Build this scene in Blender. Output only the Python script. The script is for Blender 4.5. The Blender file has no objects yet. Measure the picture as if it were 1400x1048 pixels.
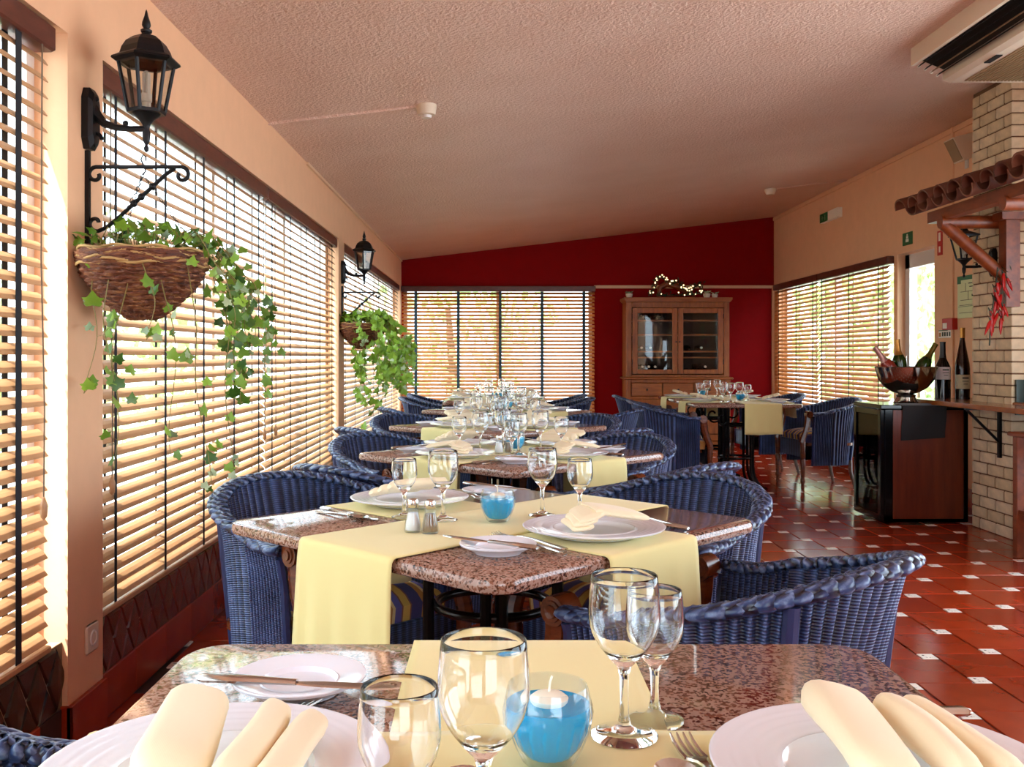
import bpy, math, random
from mathutils import Vector, Matrix, Euler
random.seed(7)
PI = math.pi
sc = bpy.context.scene
C = sc.collection

# ------------------------------------------------------------------ camera
cam = bpy.data.cameras.new('camera')
camo = bpy.data.objects.new('camera', cam)
C.objects.link(camo)
FPX = 1320.0
HC = 1.14
cam.sensor_width = 36.0
cam.lens = 36.0 * FPX / 1400.0
cam.shift_x = (700 - 677) / 1400.0
cam.shift_y = -(524 - 488) / 1400.0
cam.clip_start = 0.02
camo.location = (0, 0, HC)
camo.rotation_euler = (PI / 2, 0, 0)
sc.camera = camo

# ------------------------------------------------------------------ world, sun, exposure
w = bpy.data.worlds.new('world')
sc.world = w
w.use_nodes = True
bg = w.node_tree.nodes['Background']
bg.inputs[0].default_value = (0.72, 0.87, 1.0, 1)
bg.inputs[1].default_value = 1.5
sun = bpy.data.lights.new('sun', 'SUN')
sun.energy = 3.6
sun.angle = 0.01
sun.color = (1.0, 0.97, 0.93)
suno = bpy.data.objects.new('sun', sun)
C.objects.link(suno)
suno.rotation_euler = Vector((0.28, 0.45, -0.84)).to_track_quat('-Z', 'Y').to_euler()
sc.view_settings.view_transform = 'Standard'
sc.view_settings.look = 'None'
sc.view_settings.exposure = 2.32
sc.view_settings.gamma = 1.0
sc.view_settings.use_curve_mapping = False
cy = sc.cycles
cy.use_denoising = True
cy.max_bounces = 10
cy.diffuse_bounces = 6
cy.glossy_bounces = 5
cy.transmission_bounces = 10
cy.transparent_max_bounces = 24
cy.caustics_reflective = False
cy.caustics_refractive = True
cy.sample_clamp_indirect = 6.0

# ------------------------------------------------------------------ helpers
def lin(h):
    h = h.lstrip('#')
    out = []
    for i in (0, 2, 4):
        c = int(h[i:i + 2], 16) / 255.0
        out.append(c / 12.92 if c <= 0.04045 else ((c + 0.055) / 1.055) ** 2.4)
    return tuple(out) + (1,)

class NT:
    def __init__(self, name):
        self.m = bpy.data.materials.new(name)
        self.m.use_nodes = True
        self.t = self.m.node_tree
        self.b = self.t.nodes['Principled BSDF']
        self.out = self.t.nodes['Material Output']
    def n(self, typ, **kw):
        nd = self.t.nodes.new(typ)
        for k, v in kw.items():
            if k.startswith('i_'):
                nd.inputs[k[2:].replace('_', ' ')].default_value = v
            else:
                setattr(nd, k, v)
        return nd
    def l(self, a, b):
        self.t.links.new(a, b)
    def set(self, **kw):
        for k, v in kw.items():
            self.b.inputs[k.replace('_', ' ')].default_value = v
        return self
    def coords(self, kind='Object', scale=(1, 1, 1), rot=(0, 0, 0)):
        tc = self.n('ShaderNodeTexCoord')
        mp = self.n('ShaderNodeMapping')
        mp.inputs['Scale'].default_value = scale
        mp.inputs['Rotation'].default_value = rot
        self.l(tc.outputs[kind], mp.inputs[0])
        return mp.outputs[0]
    def ramp(self, fac, stops, interp='LINEAR'):
        r = self.n('ShaderNodeValToRGB')
        r.color_ramp.interpolation = interp
        el = r.color_ramp.elements
        while len(el) < len(stops):
            el.new(0.5)
        for e, (p, c) in zip(el, stops):
            e.position = p
            e.color = c
        self.l(fac, r.inputs[0])
        return r.outputs[0]
    def noise(self, vec, scale, detail=4, rough=0.55):
        nd = self.n('ShaderNodeTexNoise')
        nd.inputs['Scale'].default_value = scale
        nd.inputs['Detail'].default_value = detail
        nd.inputs['Roughness'].default_value = rough
        if vec is not None:
            self.l(vec, nd.inputs['Vector'])
        return nd.outputs['Fac']
    def bump(self, h, strength=0.3, dist=0.005):
        b = self.n('ShaderNodeBump')
        b.inputs['Strength'].default_value = strength
        b.inputs['Distance'].default_value = dist
        self.l(h, b.inputs['Height'])
        self.l(b.outputs[0], self.b.inputs['Normal'])
        return b

def plain(name, hexc, rough=0.5, metal=0.0, bump=None, var=0.0, spec=0.5):
    m = NT(name)
    m.set(Roughness=rough, Metallic=metal)
    m.b.inputs['Specular IOR Level'].default_value = spec
    c = lin(hexc)
    v = m.coords()
    if var:
        f = m.noise(v, 9.0, 5)
        lo = tuple(x * (1 - var) for x in c[:3]) + (1,)
        hi = tuple(min(1, x * (1 + var)) for x in c[:3]) + (1,)
        m.l(m.ramp(f, [(0.3, lo), (0.7, hi)]), m.b.inputs['Base Color'])
    else:
        m.b.inputs['Base Color'].default_value = c
    if bump:
        m.bump(m.noise(v, bump[0], 4), bump[1], bump[2])
    return m.m

def wood(name, c1, c2, scale=(3, 3, 30), rough=0.4, rnd=0.0):
    m = NT(name)
    v = m.coords(scale=scale)
    f = m.noise(v, 2.2, 6, 0.6)
    col = m.ramp(f, [(0.28, lin(c1)), (0.72, lin(c2))])
    if rnd:
        oi = m.n('ShaderNodeObjectInfo')
        hs = m.n('ShaderNodeHueSaturation')
        mr = m.n('ShaderNodeMapRange')
        mr.inputs['To Min'].default_value = 1 - rnd
        mr.inputs['To Max'].default_value = 1 + rnd
        m.l(oi.outputs['Random'], mr.inputs[0])
        m.l(mr.outputs[0], hs.inputs['Value'])
        m.l(col, hs.inputs['Color'])
        col = hs.outputs[0]
    m.l(col, m.b.inputs['Base Color'])
    m.set(Roughness=rough)
    m.bump(f, 0.12, 0.002)
    return m.m

def rndcol(name, c1, c2, rough=0.4, nscale=8.0, bump=(40, 0.1, 0.002), c3=None):
    """colour that differs from piece to piece"""
    m = NT(name)
    oi = m.n('ShaderNodeObjectInfo')
    stops = [(0.0, lin(c1)), (1.0, lin(c2))]
    col = m.ramp(oi.outputs['Random'], stops)
    v = m.coords()
    f = m.noise(v, nscale, 5)
    mix = m.n('ShaderNodeMix', data_type='RGBA', blend_type='MULTIPLY')
    mix.inputs[0].default_value = 1.0
    m.l(col, mix.inputs[6])
    m.l(m.ramp(f, [(0.3, (0.78, 0.78, 0.78, 1)), (0.7, (1.08, 1.06, 1.04, 1))]), mix.inputs[7])
    m.l(mix.outputs[2], m.b.inputs['Base Color'])
    m.set(Roughness=rough)
    m.bump(m.noise(v, bump[0], 4), bump[1], bump[2])
    return m.m

def arch_glass(name, tint=(0.96, 0.98, 0.97, 1), refl=(0.6, 0.03)):
    m = NT(name)
    tr = m.n('ShaderNodeBsdfTransparent')
    tr.inputs[0].default_value = tint
    gl = m.n('ShaderNodeBsdfGlossy')
    gl.inputs['Roughness'].default_value = 0.02
    lw = m.n('ShaderNodeLayerWeight')
    lw.inputs['Blend'].default_value = 0.5
    pw = m.n('ShaderNodeMath', operation='POWER'); pw.inputs[1].default_value = 5.0
    m.l(lw.outputs['Facing'], pw.inputs[0])
    fr = m.n('ShaderNodeMath', operation='MULTIPLY_ADD'); fr.inputs[1].default_value = refl[0]; fr.inputs[2].default_value = refl[1]
    m.l(pw.outputs[0], fr.inputs[0])
    mx = m.n('ShaderNodeMixShader')
    m.l(fr.outputs[0], mx.inputs[0])
    m.l(tr.outputs[0], mx.inputs[1])
    m.l(gl.outputs[0], mx.inputs[2])
    m.l(mx.outputs[0], m.out.inputs[0])
    return m.m

def glass(name, hexc='FFFFFF', ior=1.45, rough=0.0):
    m = NT(name)
    m.set(Roughness=rough)
    m.b.inputs['Base Color'].default_value = lin(hexc)
    m.b.inputs['Transmission Weight'].default_value = 1.0
    m.b.inputs['IOR'].default_value = ior
    return m.m

class MB:
    def __init__(self):
        self.v = []; self.f = []; self.uv = None
    def box(self, a, b, M=None):
        x0, y0, z0 = a; x1, y1, z1 = b
        if x0 > x1: x0, x1 = x1, x0
        if y0 > y1: y0, y1 = y1, y0
        if z0 > z1: z0, z1 = z1, z0
        n = len(self.v)
        p = [(x0, y0, z0), (x1, y0, z0), (x1, y1, z0), (x0, y1, z0), (x0, y0, z1), (x1, y0, z1), (x1, y1, z1), (x0, y1, z1)]
        if M is not None: p = [tuple(M @ Vector(q)) for q in p]
        self.v += p
        self.f += [tuple(n + i for i in q) for q in ((3, 2, 1, 0), (4, 5, 6, 7), (0, 1, 5, 4), (1, 2, 6, 5), (2, 3, 7, 6), (3, 0, 4, 7))]
        return self
    def bbox(self, a, b, bev=0.004, M=None):
        """box with bevelled edges (all sides chamfered)"""
        x0, y0, z0 = [min(p, q) for p, q in zip(a, b)]
        x1, y1, z1 = [max(p, q) for p, q in zip(a, b)]
        c = min(bev, (x1 - x0) * .49, (y1 - y0) * .49, (z1 - z0) * .49)
        ring = lambda i, z: [(x0 + i + c, y0 + i, z), (x1 - i - c, y0 + i, z), (x1 - i, y0 + i + c, z), (x1 - i, y1 - i - c, z),
                             (x1 - i - c, y1 - i, z), (x0 + i + c, y1 - i, z), (x0 + i, y1 - i - c, z), (x0 + i, y0 + i + c, z)]
        n = len(self.v)
        pts = ring(c * .99, z0) + ring(0, z0 + c) + ring(0, z1 - c) + ring(c * .99, z1)
        if M is not None: pts = [tuple(M @ Vector(q)) for q in pts]
        self.v += pts
        for k in range(3):
            for i in range(8):
                j = (i + 1) % 8
                self.f.append((n + k * 8 + i, n + k * 8 + j, n + k * 8 + 8 + j, n + k * 8 + 8 + i))
        self.f.append(tuple(n + 7 - i for i in range(8)))
        self.f.append(tuple(n + 24 + i for i in range(8)))
        return self
    def lathe(self, prof, seg=24, M=None, close=False, wob=None):
        n = len(self.v); k = len(prof)
        for i in range(seg):
            a = 2 * PI * i / seg
            for j, (r, z) in enumerate(prof):
                rr = r if wob is None else r * wob(a, j)
                q = Vector((rr * math.cos(a), rr * math.sin(a), z))
                if M is not None: q = M @ q
                self.v.append(tuple(q))
        for i in range(seg):
            i2 = (i + 1) % seg
            for j in range(k if close else k - 1):
                j2 = (j + 1) % k
                self.f.append((n + i * k + j, n + i2 * k + j, n + i2 * k + j2, n + i * k + j2))
        return self
    def tube(self, pts, r, seg=8, closed=False, cap=True, flat=None, up=None):
        """tube along a path; r number or list; flat=(wx,wz) scales the section"""
        P = [Vector(p) for p in pts]
        m = len(P)
        R = r if isinstance(r, (list, tuple)) else [r] * m
        n = len(self.v)
        prevN = None
        for i in range(m):
            if closed: t = P[(i + 1) % m] - P[i - 1]
            else: t = P[min(i + 1, m - 1)] - P[max(i - 1, 0)]
            if t.length < 1e-9: t = Vector((0, 0, 1))
            t.normalize()
            if up is not None:
                N = Vector(up) - t * t.dot(Vector(up))
                if N.length < 1e-6: N = t.orthogonal()
            elif prevN is None: N = t.orthogonal()
            else: N = prevN - t * prevN.dot(t)
            if N.length < 1e-6: N = t.orthogonal()
            N.normalize(); prevN = N
            B = t.cross(N)
            for j in range(seg):
                a = 2 * PI * j / seg
                ca, sa = math.cos(a), math.sin(a)
                if flat: ca *= flat[1]; sa *= flat[0]
                self.v.append(tuple(P[i] + N * (R[i] * ca) + B * (R[i] * sa)))
        for i in range(m if closed else m - 1):
            i2 = (i + 1) % m
            for j in range(seg):
                j2 = (j + 1) % seg
                self.f.append((n + i * seg + j, n + i * seg + j2, n + i2 * seg + j2, n + i2 * seg + j))
        if cap and not closed:
            self.f.append(tuple(n + seg - 1 - j for j in range(seg)))
            self.f.append(tuple(n + (m - 1) * seg + j for j in range(seg)))
        return self
    def prism(self, poly, z0, z1, M=None):
        n = len(self.v); k = len(poly)
        for z in (z0, z1):
            for x, y in poly:
                q = Vector((x, y, z))
                if M is not None: q = M @ q
                self.v.append(tuple(q))
        self.f.append(tuple(n + k - 1 - i for i in range(k)))
        self.f.append(tuple(n + k + i for i in range(k)))
        for i in range(k):
            j = (i + 1) % k
            self.f.append((n + i, n + j, n + k + j, n + k + i))
        return self
    def grid(self, nu, nv, fn, closed_u=False, closed_v=False, flip=False):
        n = len(self.v)
        for i in range(nu):
            for j in range(nv):
                self.v.append(tuple(fn(i, j)))
        for i in range(nu if closed_u else nu - 1):
            for j in range(nv if closed_v else nv - 1):
                i2 = (i + 1) % nu; j2 = (j + 1) % nv
                q = (n + i * nv + j, n + i2 * nv + j, n + i2 * nv + j2, n + i * nv + j2)
                self.f.append(tuple(reversed(q)) if flip else q)
        return self
    def ball(self, c, r, seg=8, rings=6, s=(1, 1, 1)):
        prof = [(max(1e-4, r * math.sin(PI * k / rings)), -r * math.cos(PI * k / rings)) for k in range(rings + 1)]
        return self.lathe(prof, seg, Matrix.Translation(c) @ Matrix.Diagonal((s[0], s[1], s[2], 1)))
    def mesh(self, name, material, smooth=False):
        me = bpy.data.meshes.new(name)
        me.from_pydata(self.v, [], self.f)
        if self.uv is not None:
            ul = me.uv_layers.new(name='UVMap')
            for lp in me.loops:
                ul.data[lp.index].uv = self.uv[lp.vertex_index]
        me.materials.append(material)
        if smooth:
            me.polygons.foreach_set('use_smooth', [True] * len(me.polygons))
            if smooth != 'full':
                try: me.set_sharp_from_angle(angle=math.radians(38))
                except Exception: pass
        me.update()
        return me
    def obj(self, name, material, parent=None, smooth=False, loc=None):
        return link(name, self.mesh(name, material, smooth), parent, loc)

def link(name, me, parent=None, loc=None):
    o = bpy.data.objects.new(name, me)
    C.objects.link(o)
    if parent is not None: o.parent = parent
    if loc is not None: o.location = loc
    return o

def tag(o, label, cat, group=None):
    o['label'] = label; o['category'] = cat
    if group: o['group'] = group
    return o

def thing(name, label, cat, loc=(0, 0, 0), rotz=0, group=None):
    o = bpy.data.objects.new(name, None)
    C.objects.link(o)
    o.empty_display_size = 0.05
    o.location = loc; o.rotation_euler = (0, 0, rotz)
    return tag(o, label, cat, group)

def struct(o):
    o['kind'] = 'structure'
    return o

def dup(root, loc, rotz=0, label=None, group=None):
    r = root.copy(); C.objects.link(r)
    r.location = loc; r.rotation_euler = (0, 0, rotz)
    if label: r['label'] = label
    if group: r['group'] = group
    for ch in list(root.children):
        c = ch.copy(); C.objects.link(c); c.parent = r
        for g in list(ch.children):
            d = g.copy(); C.objects.link(d); d.parent = c
    return r

def rrect(hx, hy, r, n=5):
    pts = []
    for cx, cy, a0 in ((hx - r, hy - r, 0), (-hx + r, hy - r, PI / 2), (-hx + r, -hy + r, PI), (hx - r, -hy + r, 1.5 * PI)):
        for k in range(n + 1):
            a = a0 + PI / 2 * k / n
            pts.append((cx + r * math.cos(a), cy + r * math.sin(a)))
    return pts

def RZ(a): return Matrix.Rotation(a, 4, 'Z')
def RX(a): return Matrix.Rotation(a, 4, 'X')
def RY(a): return Matrix.Rotation(a, 4, 'Y')
def TR(x, y, z): return Matrix.Translation((x, y, z))

# ------------------------------------------------------------------ materials
M = {}
M['wall'] = plain('wall_paint', 'E6B48C', 0.75, bump=(60, 0.15, 0.004), var=0.03)
M['red'] = plain('red_paint', '860006', 0.85, bump=(70, 0.12, 0.003), var=0.05, spec=0.2)
m = NT('ceiling_stipple')
v = m.coords()
f1 = m.noise(v, 55, 3, 0.6)
m.l(m.ramp(m.noise(v, 2.0, 3), [(0.3, lin('DCB8A4')), (0.7, lin('E4C4B2'))]), m.b.inputs['Base Color'])
m.set(Roughness=0.34)
m.bump(f1, 0.85, 0.02)
M['ceiling'] = m.m
M['trim'] = plain('beige_trim', 'E2C09C', 0.5)
M['white_frame'] = plain('white_frame', 'D9D2CC', 0.35)
M['off_white'] = plain('off_white_plastic', 'DCCBB4', 0.45)
M['slat'] = wood('blind_slat', 'A87C54', 'C69A70', (1.5, 1.5, 12), 0.42, 0.06)
M['slat_dark'] = wood('blind_slat_dark', 'B8763A', 'D69452', (1.5, 1.5, 12), 0.4, 0.06)
M['header'] = wood('blind_header', '4A2014', '633022', (6, 2, 20), 0.35)
M['tape'] = plain('tape_black', '1B1C22', 0.8)
M['tape_blue'] = plain('tape_blue', '35505E', 0.8)
M['cord'] = plain('cord', '6B5A48', 0.8)
M['iron'] = plain('black_iron', '17171A', 0.42, 0.55, bump=(90, 0.2, 0.002), var=0.3)
M['bronze'] = plain('bronze_leg', '1E1614', 0.24, 0.6)
M['glass_pane'] = arch_glass('window_glass')
M['glass'] = glass('clear_glass', 'FFFFFF', 1.45)
M['thin_glass'] = arch_glass('thin_table_glass', (0.95, 0.97, 0.98, 1), (0.95, 0.05))
M['terra'] = rndcol('floor_terracotta', '8A2A10', 'A83A1A', 0.17, 5.0, (14, 0.12, 0.004))
M['terra_far'] = plain('floor_terracotta_far', '963216', 0.2, bump=(14, 0.12, 0.004), var=0.15)
M['grout'] = plain('grout', '3A1A10', 0.7)
M['skirt'] = rndcol('skirting_tile', '8E2A10', 'A03418', 0.22, 5.0, (14, 0.1, 0.004))
M['lozenge'] = rndcol('lozenge_tile', '4A160E', '64241A', 0.24, 16.0, (30, 0.2, 0.004))
M['lozenge_green'] = rndcol('lozenge_tile_green', '221410', '2C2418', 0.22, 16.0, (30, 0.2, 0.004))
M['tile_joint'] = plain('tile_joint', '6E5A40', 0.7)
m = NT('inset_tile')
v = m.coords('Object', (1, 1, 1))
vo = m.n('ShaderNodeTexVoronoi'); vo.inputs['Scale'].default_value = 60; m.l(v, vo.inputs['Vector'])
sp = m.n('ShaderNodeVectorMath', operation='LENGTH'); m.l(v, sp.inputs[0])
mk = m.n('ShaderNodeMath', operation='LESS_THAN'); mk.inputs[1].default_value = 0.021; m.l(sp.outputs['Value'], mk.inputs[0])
mm = m.n('ShaderNodeMath', operation='MULTIPLY'); m.l(m.ramp(vo.outputs['Distance'], [(0.2, (1, 1, 1, 1)), (0.5, (0, 0, 0, 1))]), mm.inputs[0]); m.l(mk.outputs[0], mm.inputs[1])
m.l(m.ramp(mm.outputs[0], [(0.2, lin('EFE6DA')), (0.6, lin('35303A'))]), m.b.inputs['Base Color'])
m.set(Roughness=0.16)
M['inset'] = m.m
# granite
m = NT('granite')
v = m.coords()
vo = m.n('ShaderNodeTexVoronoi'); vo.inputs['Scale'].default_value = 240; m.l(v, vo.inputs['Vector'])
sepc = m.n('ShaderNodeSeparateColor'); m.l(vo.outputs['Color'], sepc.inputs[0])
n1 = m.noise(v, 120, 4, 0.7)
ad = m.n('ShaderNodeMath', operation='ADD'); m.l(sepc.outputs[0], ad.inputs[0]); m.l(n1, ad.inputs[1])
m.l(m.ramp(ad.outputs[0], [(0.42, lin('1C1210')), (0.56, lin('482A1E')), (0.78, lin('7C5240')), (0.94, lin('90624E')), (1.0, lin('A8887A'))]), m.b.inputs['Base Color'])
m.set(Roughness=0.07)
M['granite'] = m.m
# cloth
def cloth(name, hexc, s=1400, trans=0.0):
    m = NT(name)
    v = m.coords()
    m.b.inputs['Base Color'].default_value = lin(hexc)
    m.set(Roughness=0.85)
    m.b.inputs['Sheen Weight'].default_value = 0.2
    wv = m.n('ShaderNodeTexWave'); wv.inputs['Scale'].default_value = s / 6.0; m.l(v, wv.inputs[0])
    m.bump(wv.outputs['Fac'], 0.06, 0.001)
    return m.m
M['runner'] = cloth('runner_cloth', 'E6D694')
M['napkin'] = cloth('napkin_cloth', 'F2E2BE')
M['black_cloth'] = cloth('black_cloth', '101014')
M['china'] = plain('white_china', 'EDF0FA', 0.08)
M['steel'] = plain('cutlery_steel', 'C9C4BE', 0.16, 1.0)
M['chrome'] = plain('chrome', 'D8D4CF', 0.1, 1.0)
M['silver'] = plain('silver_bowl', 'B0A69C', 0.12, 1.0)
M['blue_gel'] = NT('blue_gel').set(Roughness=0.1).m
b_ = M['blue_gel'].node_tree.nodes['Principled BSDF']
b_.inputs['Base Color'].default_value = lin('18B4EE')
b_.inputs['Transmission Weight'].default_value = 0.25
b_.inputs['IOR'].default_value = 1.33
b_.inputs['Subsurface Weight'].default_value = 0.0
M['wax'] = plain('wax', 'F0EAD6', 0.45)
M['salt'] = plain('salt', 'F4F2F0', 0.9)
M['pepper'] = plain('pepper', '8C7458', 0.9, var=0.4)
# wicker
m = NT('blue_wicker')
tc = m.n('ShaderNodeTexCoord')
sx = m.n('ShaderNodeSeparateXYZ'); m.l(tc.outputs['UV'], sx.inputs[0])
def sinw(src, freq):
    a = m.n('ShaderNodeMath', operation='MULTIPLY'); a.inputs[1].default_value = freq; m.l(src, a.inputs[0])
    s_ = m.n('ShaderNodeMath', operation='SINE'); m.l(a.outputs[0], s_.inputs[0])
    return s_.outputs[0]
su = sinw(sx.outputs[0], 2 * PI * 58 / 1.5); sv = sinw(sx.outputs[1], 2 * PI / 0.006)
vv = m.coords('Object')
nz = m.noise(vv, 9, 3, 0.5)
nz2 = m.noise(vv, 420, 2, 0.6)
cu_ = m.n('ShaderNodeMath', operation='MULTIPLY'); cu_.inputs[1].default_value = 2 * PI * 58 / 1.5; m.l(sx.outputs[0], cu_.inputs[0])
co_ = m.n('ShaderNodeMath', operation='COSINE'); m.l(cu_.outputs[0], co_.inputs[0])
t1 = m.n('ShaderNodeMath', operation='MULTIPLY_ADD'); t1.inputs[1].default_value = 0.20; t1.inputs[2].default_value = 0.0; m.l(co_.outputs[0], t1.inputs[0])  # rib shading painted into the colour: crests lighter, grooves darker
t2 = m.n('ShaderNodeMath', operation='MULTIPLY_ADD'); t2.inputs[1].default_value = 0.35; m.l(nz2, t2.inputs[0]); m.l(t1.outputs[0], t2.inputs[2])
t3 = m.n('ShaderNodeMath', operation='MULTIPLY_ADD'); t3.inputs[1].default_value = 0.10; m.l(sv, t3.inputs[0]); m.l(t2.outputs[0], t3.inputs[2])
t4 = m.n('ShaderNodeMath', operation='MULTIPLY_ADD'); t4.inputs[1].default_value = 0.5; m.l(nz, t4.inputs[0]); m.l(t3.outputs[0], t4.inputs[2])
m.l(m.ramp(t4.outputs[0], [(0.12, lin('0A0D1C')), (0.36, lin('1E2848')), (0.55, lin('344470')), (0.78, lin('6478A8'))]), m.b.inputs['Base Color'])
m.set(Roughness=0.36)
m.bump(sv, 0.45, 0.003)
M['wicker'] = m.m
m = NT('blue_braid')
tc = m.n('ShaderNodeTexCoord')
sx = m.n('ShaderNodeSeparateXYZ'); m.l(tc.outputs['UV'], sx.inputs[0])
av = m.n('ShaderNodeMath', operation='ABSOLUTE'); m.l(sx.outputs[1], av.inputs[0])
ng = m.n('ShaderNodeMath', operation='LESS_THAN'); ng.inputs[1].default_value = 0.0; m.l(sx.outputs[1], ng.inputs[0])
p1 = m.n('ShaderNodeMath', operation='MULTIPLY_ADD'); p1.inputs[1].default_value = 0.95; m.l(av.outputs[0], p1.inputs[0]); m.l(sx.outputs[0], p1.inputs[2])
p2 = m.n('ShaderNodeMath', operation='MULTIPLY_ADD'); p2.inputs[1].default_value = 0.5; m.l(ng.outputs[0], p2.inputs[0]); m.l(p1.outputs[0], p2.inputs[2])
p3 = m.n('ShaderNodeMath', operation='MULTIPLY'); p3.inputs[1].default_value = PI; m.l(p2.outputs[0], p3.inputs[0])
p4 = m.n('ShaderNodeMath', operation='SINE'); m.l(p3.outputs[0], p4.inputs[0])
p5 = m.n('ShaderNodeMath', operation='ABSOLUTE'); m.l(p4.outputs[0], p5.inputs[0])
vv = m.coords('Object')
p6 = m.n('ShaderNodeMath', operation='MULTIPLY_ADD'); p6.inputs[1].default_value = 0.7; m.l(m.noise(vv, 60, 4), p6.inputs[0]); m.l(p5.outputs[0], p6.inputs[2])
p7 = m.n('ShaderNodeMath', operation='MULTIPLY'); p7.inputs[1].default_value = 0.6; m.l(p6.outputs[0], p7.inputs[0])
m.l(m.ramp(p7.outputs[0], [(0.28, lin('0A0E1C')), (0.5, lin('1C2848')), (0.76, lin('30446E')), (0.93, lin('8A9EC4'))]), m.b.inputs['Base Color'])  # shade between the plaited strands painted in as dark grooves
m.set(Roughness=0.28)
m.bump(p5.outputs[0], 0.8, 0.006)
M['braid'] = m.m
M['blue_pole'] = plain('blue_pole', '252E56', 0.35, var=0.15)
M['chair_wood'] = wood('chair_wood', '4A1F0E', '7A3A1A', (8, 8, 30), 0.25)
M['grey_wood'] = wood('grey_leg_wood', '5A4A42', '7C6A5E', (8, 8, 30), 0.4)
m = NT('striped_cushion')
v = m.coords('Object', (1, 1, 1))
sx = m.n('ShaderNodeSeparateXYZ'); m.l(v, sx.inputs[0])
a = m.n('ShaderNodeMath', operation='MULTIPLY'); a.inputs[1].default_value = 1 / 0.125; m.l(sx.outputs[0], a.inputs[0])
fr = m.n('ShaderNodeMath', operation='FRACT'); m.l(a.outputs[0], fr.inputs[0])
st = [(0.0, lin('3A3560')), (0.26, lin('7A4A3A')), (0.3, lin('C49A48')), (0.5, lin('7A4A3A')), (0.54, lin('5E5690')), (0.72, lin('D8BE86')), (0.8, lin('B07838')), (0.95, lin('3A3560'))]
m.l(m.ramp(fr.outputs[0], st, 'CONSTANT'), m.b.inputs['Base Color'])
m.set(Roughness=0.85)
M['stripe'] = m.m
M['pine'] = wood('cabinet_pine', '74380C', 'A85E1C', (14, 14, 2.5), 0.4)
M['pine_h'] = wood('cabinet_pine_rail', '74380C', 'A85E1C', (2.5, 14, 14), 0.4)
M['dark_inside'] = plain('cabinet_inside', '2E160C', 0.6)
M['log'] = wood('dark_log', '5E240C', '8E4218', (10, 3, 10), 0.4)
M['roof_tile'] = rndcol('roof_tile', '5A2A18', '84503A', 0.7, 12.0, (25, 0.4, 0.006))
M['brick'] = rndcol('cream_brick', 'D2BC98', 'E6D4B6', 0.75, 14.0, (50, 0.3, 0.004))
M['mortar'] = plain('mortar', '6E503A', 0.9)
M['fridge_black'] = plain('fridge_black', '0B0A0C', 0.12)
M['fridge_wood'] = wood('fridge_side_wood', '4C1A0C', '6E2C14', (10, 2, 1.2), 0.3)
M['fridge_glass'] = arch_glass('fridge_glass', (0.25, 0.16, 0.12, 1))
M['ledge'] = wood('shelf_wood', '7A3E18', 'A65E28', (4, 2.5, 10), 0.18)
M['basket'] = rndcol('basket_willow', '5A2E1C', '6A3824', 0.6, 40.0, (60, 0.6, 0.006))
m = NT('willow')
vv = m.coords('Object', (1, 1, 9))
m.l(m.ramp(m.noise(vv, 18, 5, 0.7), [(0.3, lin('2E120A')), (0.5, lin('6A3620')), (0.70, lin('A87444'))]), m.b.inputs['Base Color'])
m.set(Roughness=0.6)
m.bump(m.noise(vv, 40, 4), 0.5, 0.006)
M['willow'] = m.m
M['straw'] = wood('straw', '8A6436', 'C8A468', (3, 3, 40), 0.7)
M['leaf'] = rndcol('ivy_leaf', '2E5A14', '8CB83A', 0.4, 30.0, (30, 0.1, 0.002))
M['leaf_pale'] = rndcol('ivy_leaf_pale', '7E9C74', 'B8CCA4', 0.4, 30.0, (30, 0.1, 0.002))
for k in ('leaf', 'leaf_pale'):
    M[k].node_tree.nodes['Principled BSDF'].inputs['Subsurface Weight'].default_value = 0.0
M['stem'] = plain('ivy_stem', '7C7038', 0.6)
m = NT('tree_leaves')
v = m.coords('Object')
m.l(m.ramp(m.noise(v, 6, 3), [(0.3, lin('7E9A52')), (0.7, lin('C4D890'))]), m.b.inputs['Base Color'])
m.set(Roughness=0.6)
M['tree'] = m.m
M['bark'] = plain('bark', '5A4632', 0.9, var=0.3)
M['paving'] = plain('outdoor_paving', 'CFD2D2', 0.8, var=0.06)
M['house_wall'] = plain('house_wall', 'EFE8DC', 0.8)
M['house_window'] = plain('house_window_dark', '6A6E78', 0.2)
M['pink_wood'] = plain('pergola_wood', 'B06A50', 0.6, var=0.1)
M['green_sign'] = plain('sign_green', '0E6A38', 0.4)
M['red_sign'] = plain('sign_red', 'B81A14', 0.4)
M['sign_white'] = plain('sign_white', 'EDE8DA', 0.5)
M['paper'] = plain('paper_pale_green', 'D8E0B0', 0.8)
M['ink'] = plain('ink', '2A3A2A', 0.7)
M['bottle_green'] = glass('bottle_green', '5FA02A', 1.4)
M['bottle_dark'] = plain('bottle_dark', '120A0C', 0.06)
M['bottle_amber'] = plain('bottle_amber', '2A140C', 0.06)
M['bottle_rose'] = plain('bottle_rose', '8A2E22', 0.08)
M['bottle_green_op'] = plain('bottle_green_dark', '1E3008', 0.07)
M['foil_gold'] = plain('foil_gold', 'B07A3A', 0.35, 0.7)
M['foil_rose'] = plain('foil_rose', 'B08078', 0.35, 0.5)
M['foil_olive'] = plain('foil_olive', '6A5A20', 0.35, 0.6)
M['foil_black'] = plain('foil_black', '0C0A0C', 0.35)
M['label_white'] = plain('label_white', 'D8D0CC', 0.6)
M['label_cream'] = plain('label_cream', 'E2D8AE', 0.6)
M['chilli'] = plain('chilli_red', '9C0E0C', 0.25)
M['chilli_stem'] = plain('chilli_stem', '1E2A14', 0.6)
M['rubber'] = plain('dark_slot', '0A0808', 0.7)
M['grille'] = plain('ac_grille', '9A7E5C', 0.6)
M['bulb'] = plain('bulb_glass', 'B8A898', 0.3)
M['fairy'] = NT('fairy_bulb').m
fb = M['fairy'].node_tree.nodes['Principled BSDF']
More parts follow.
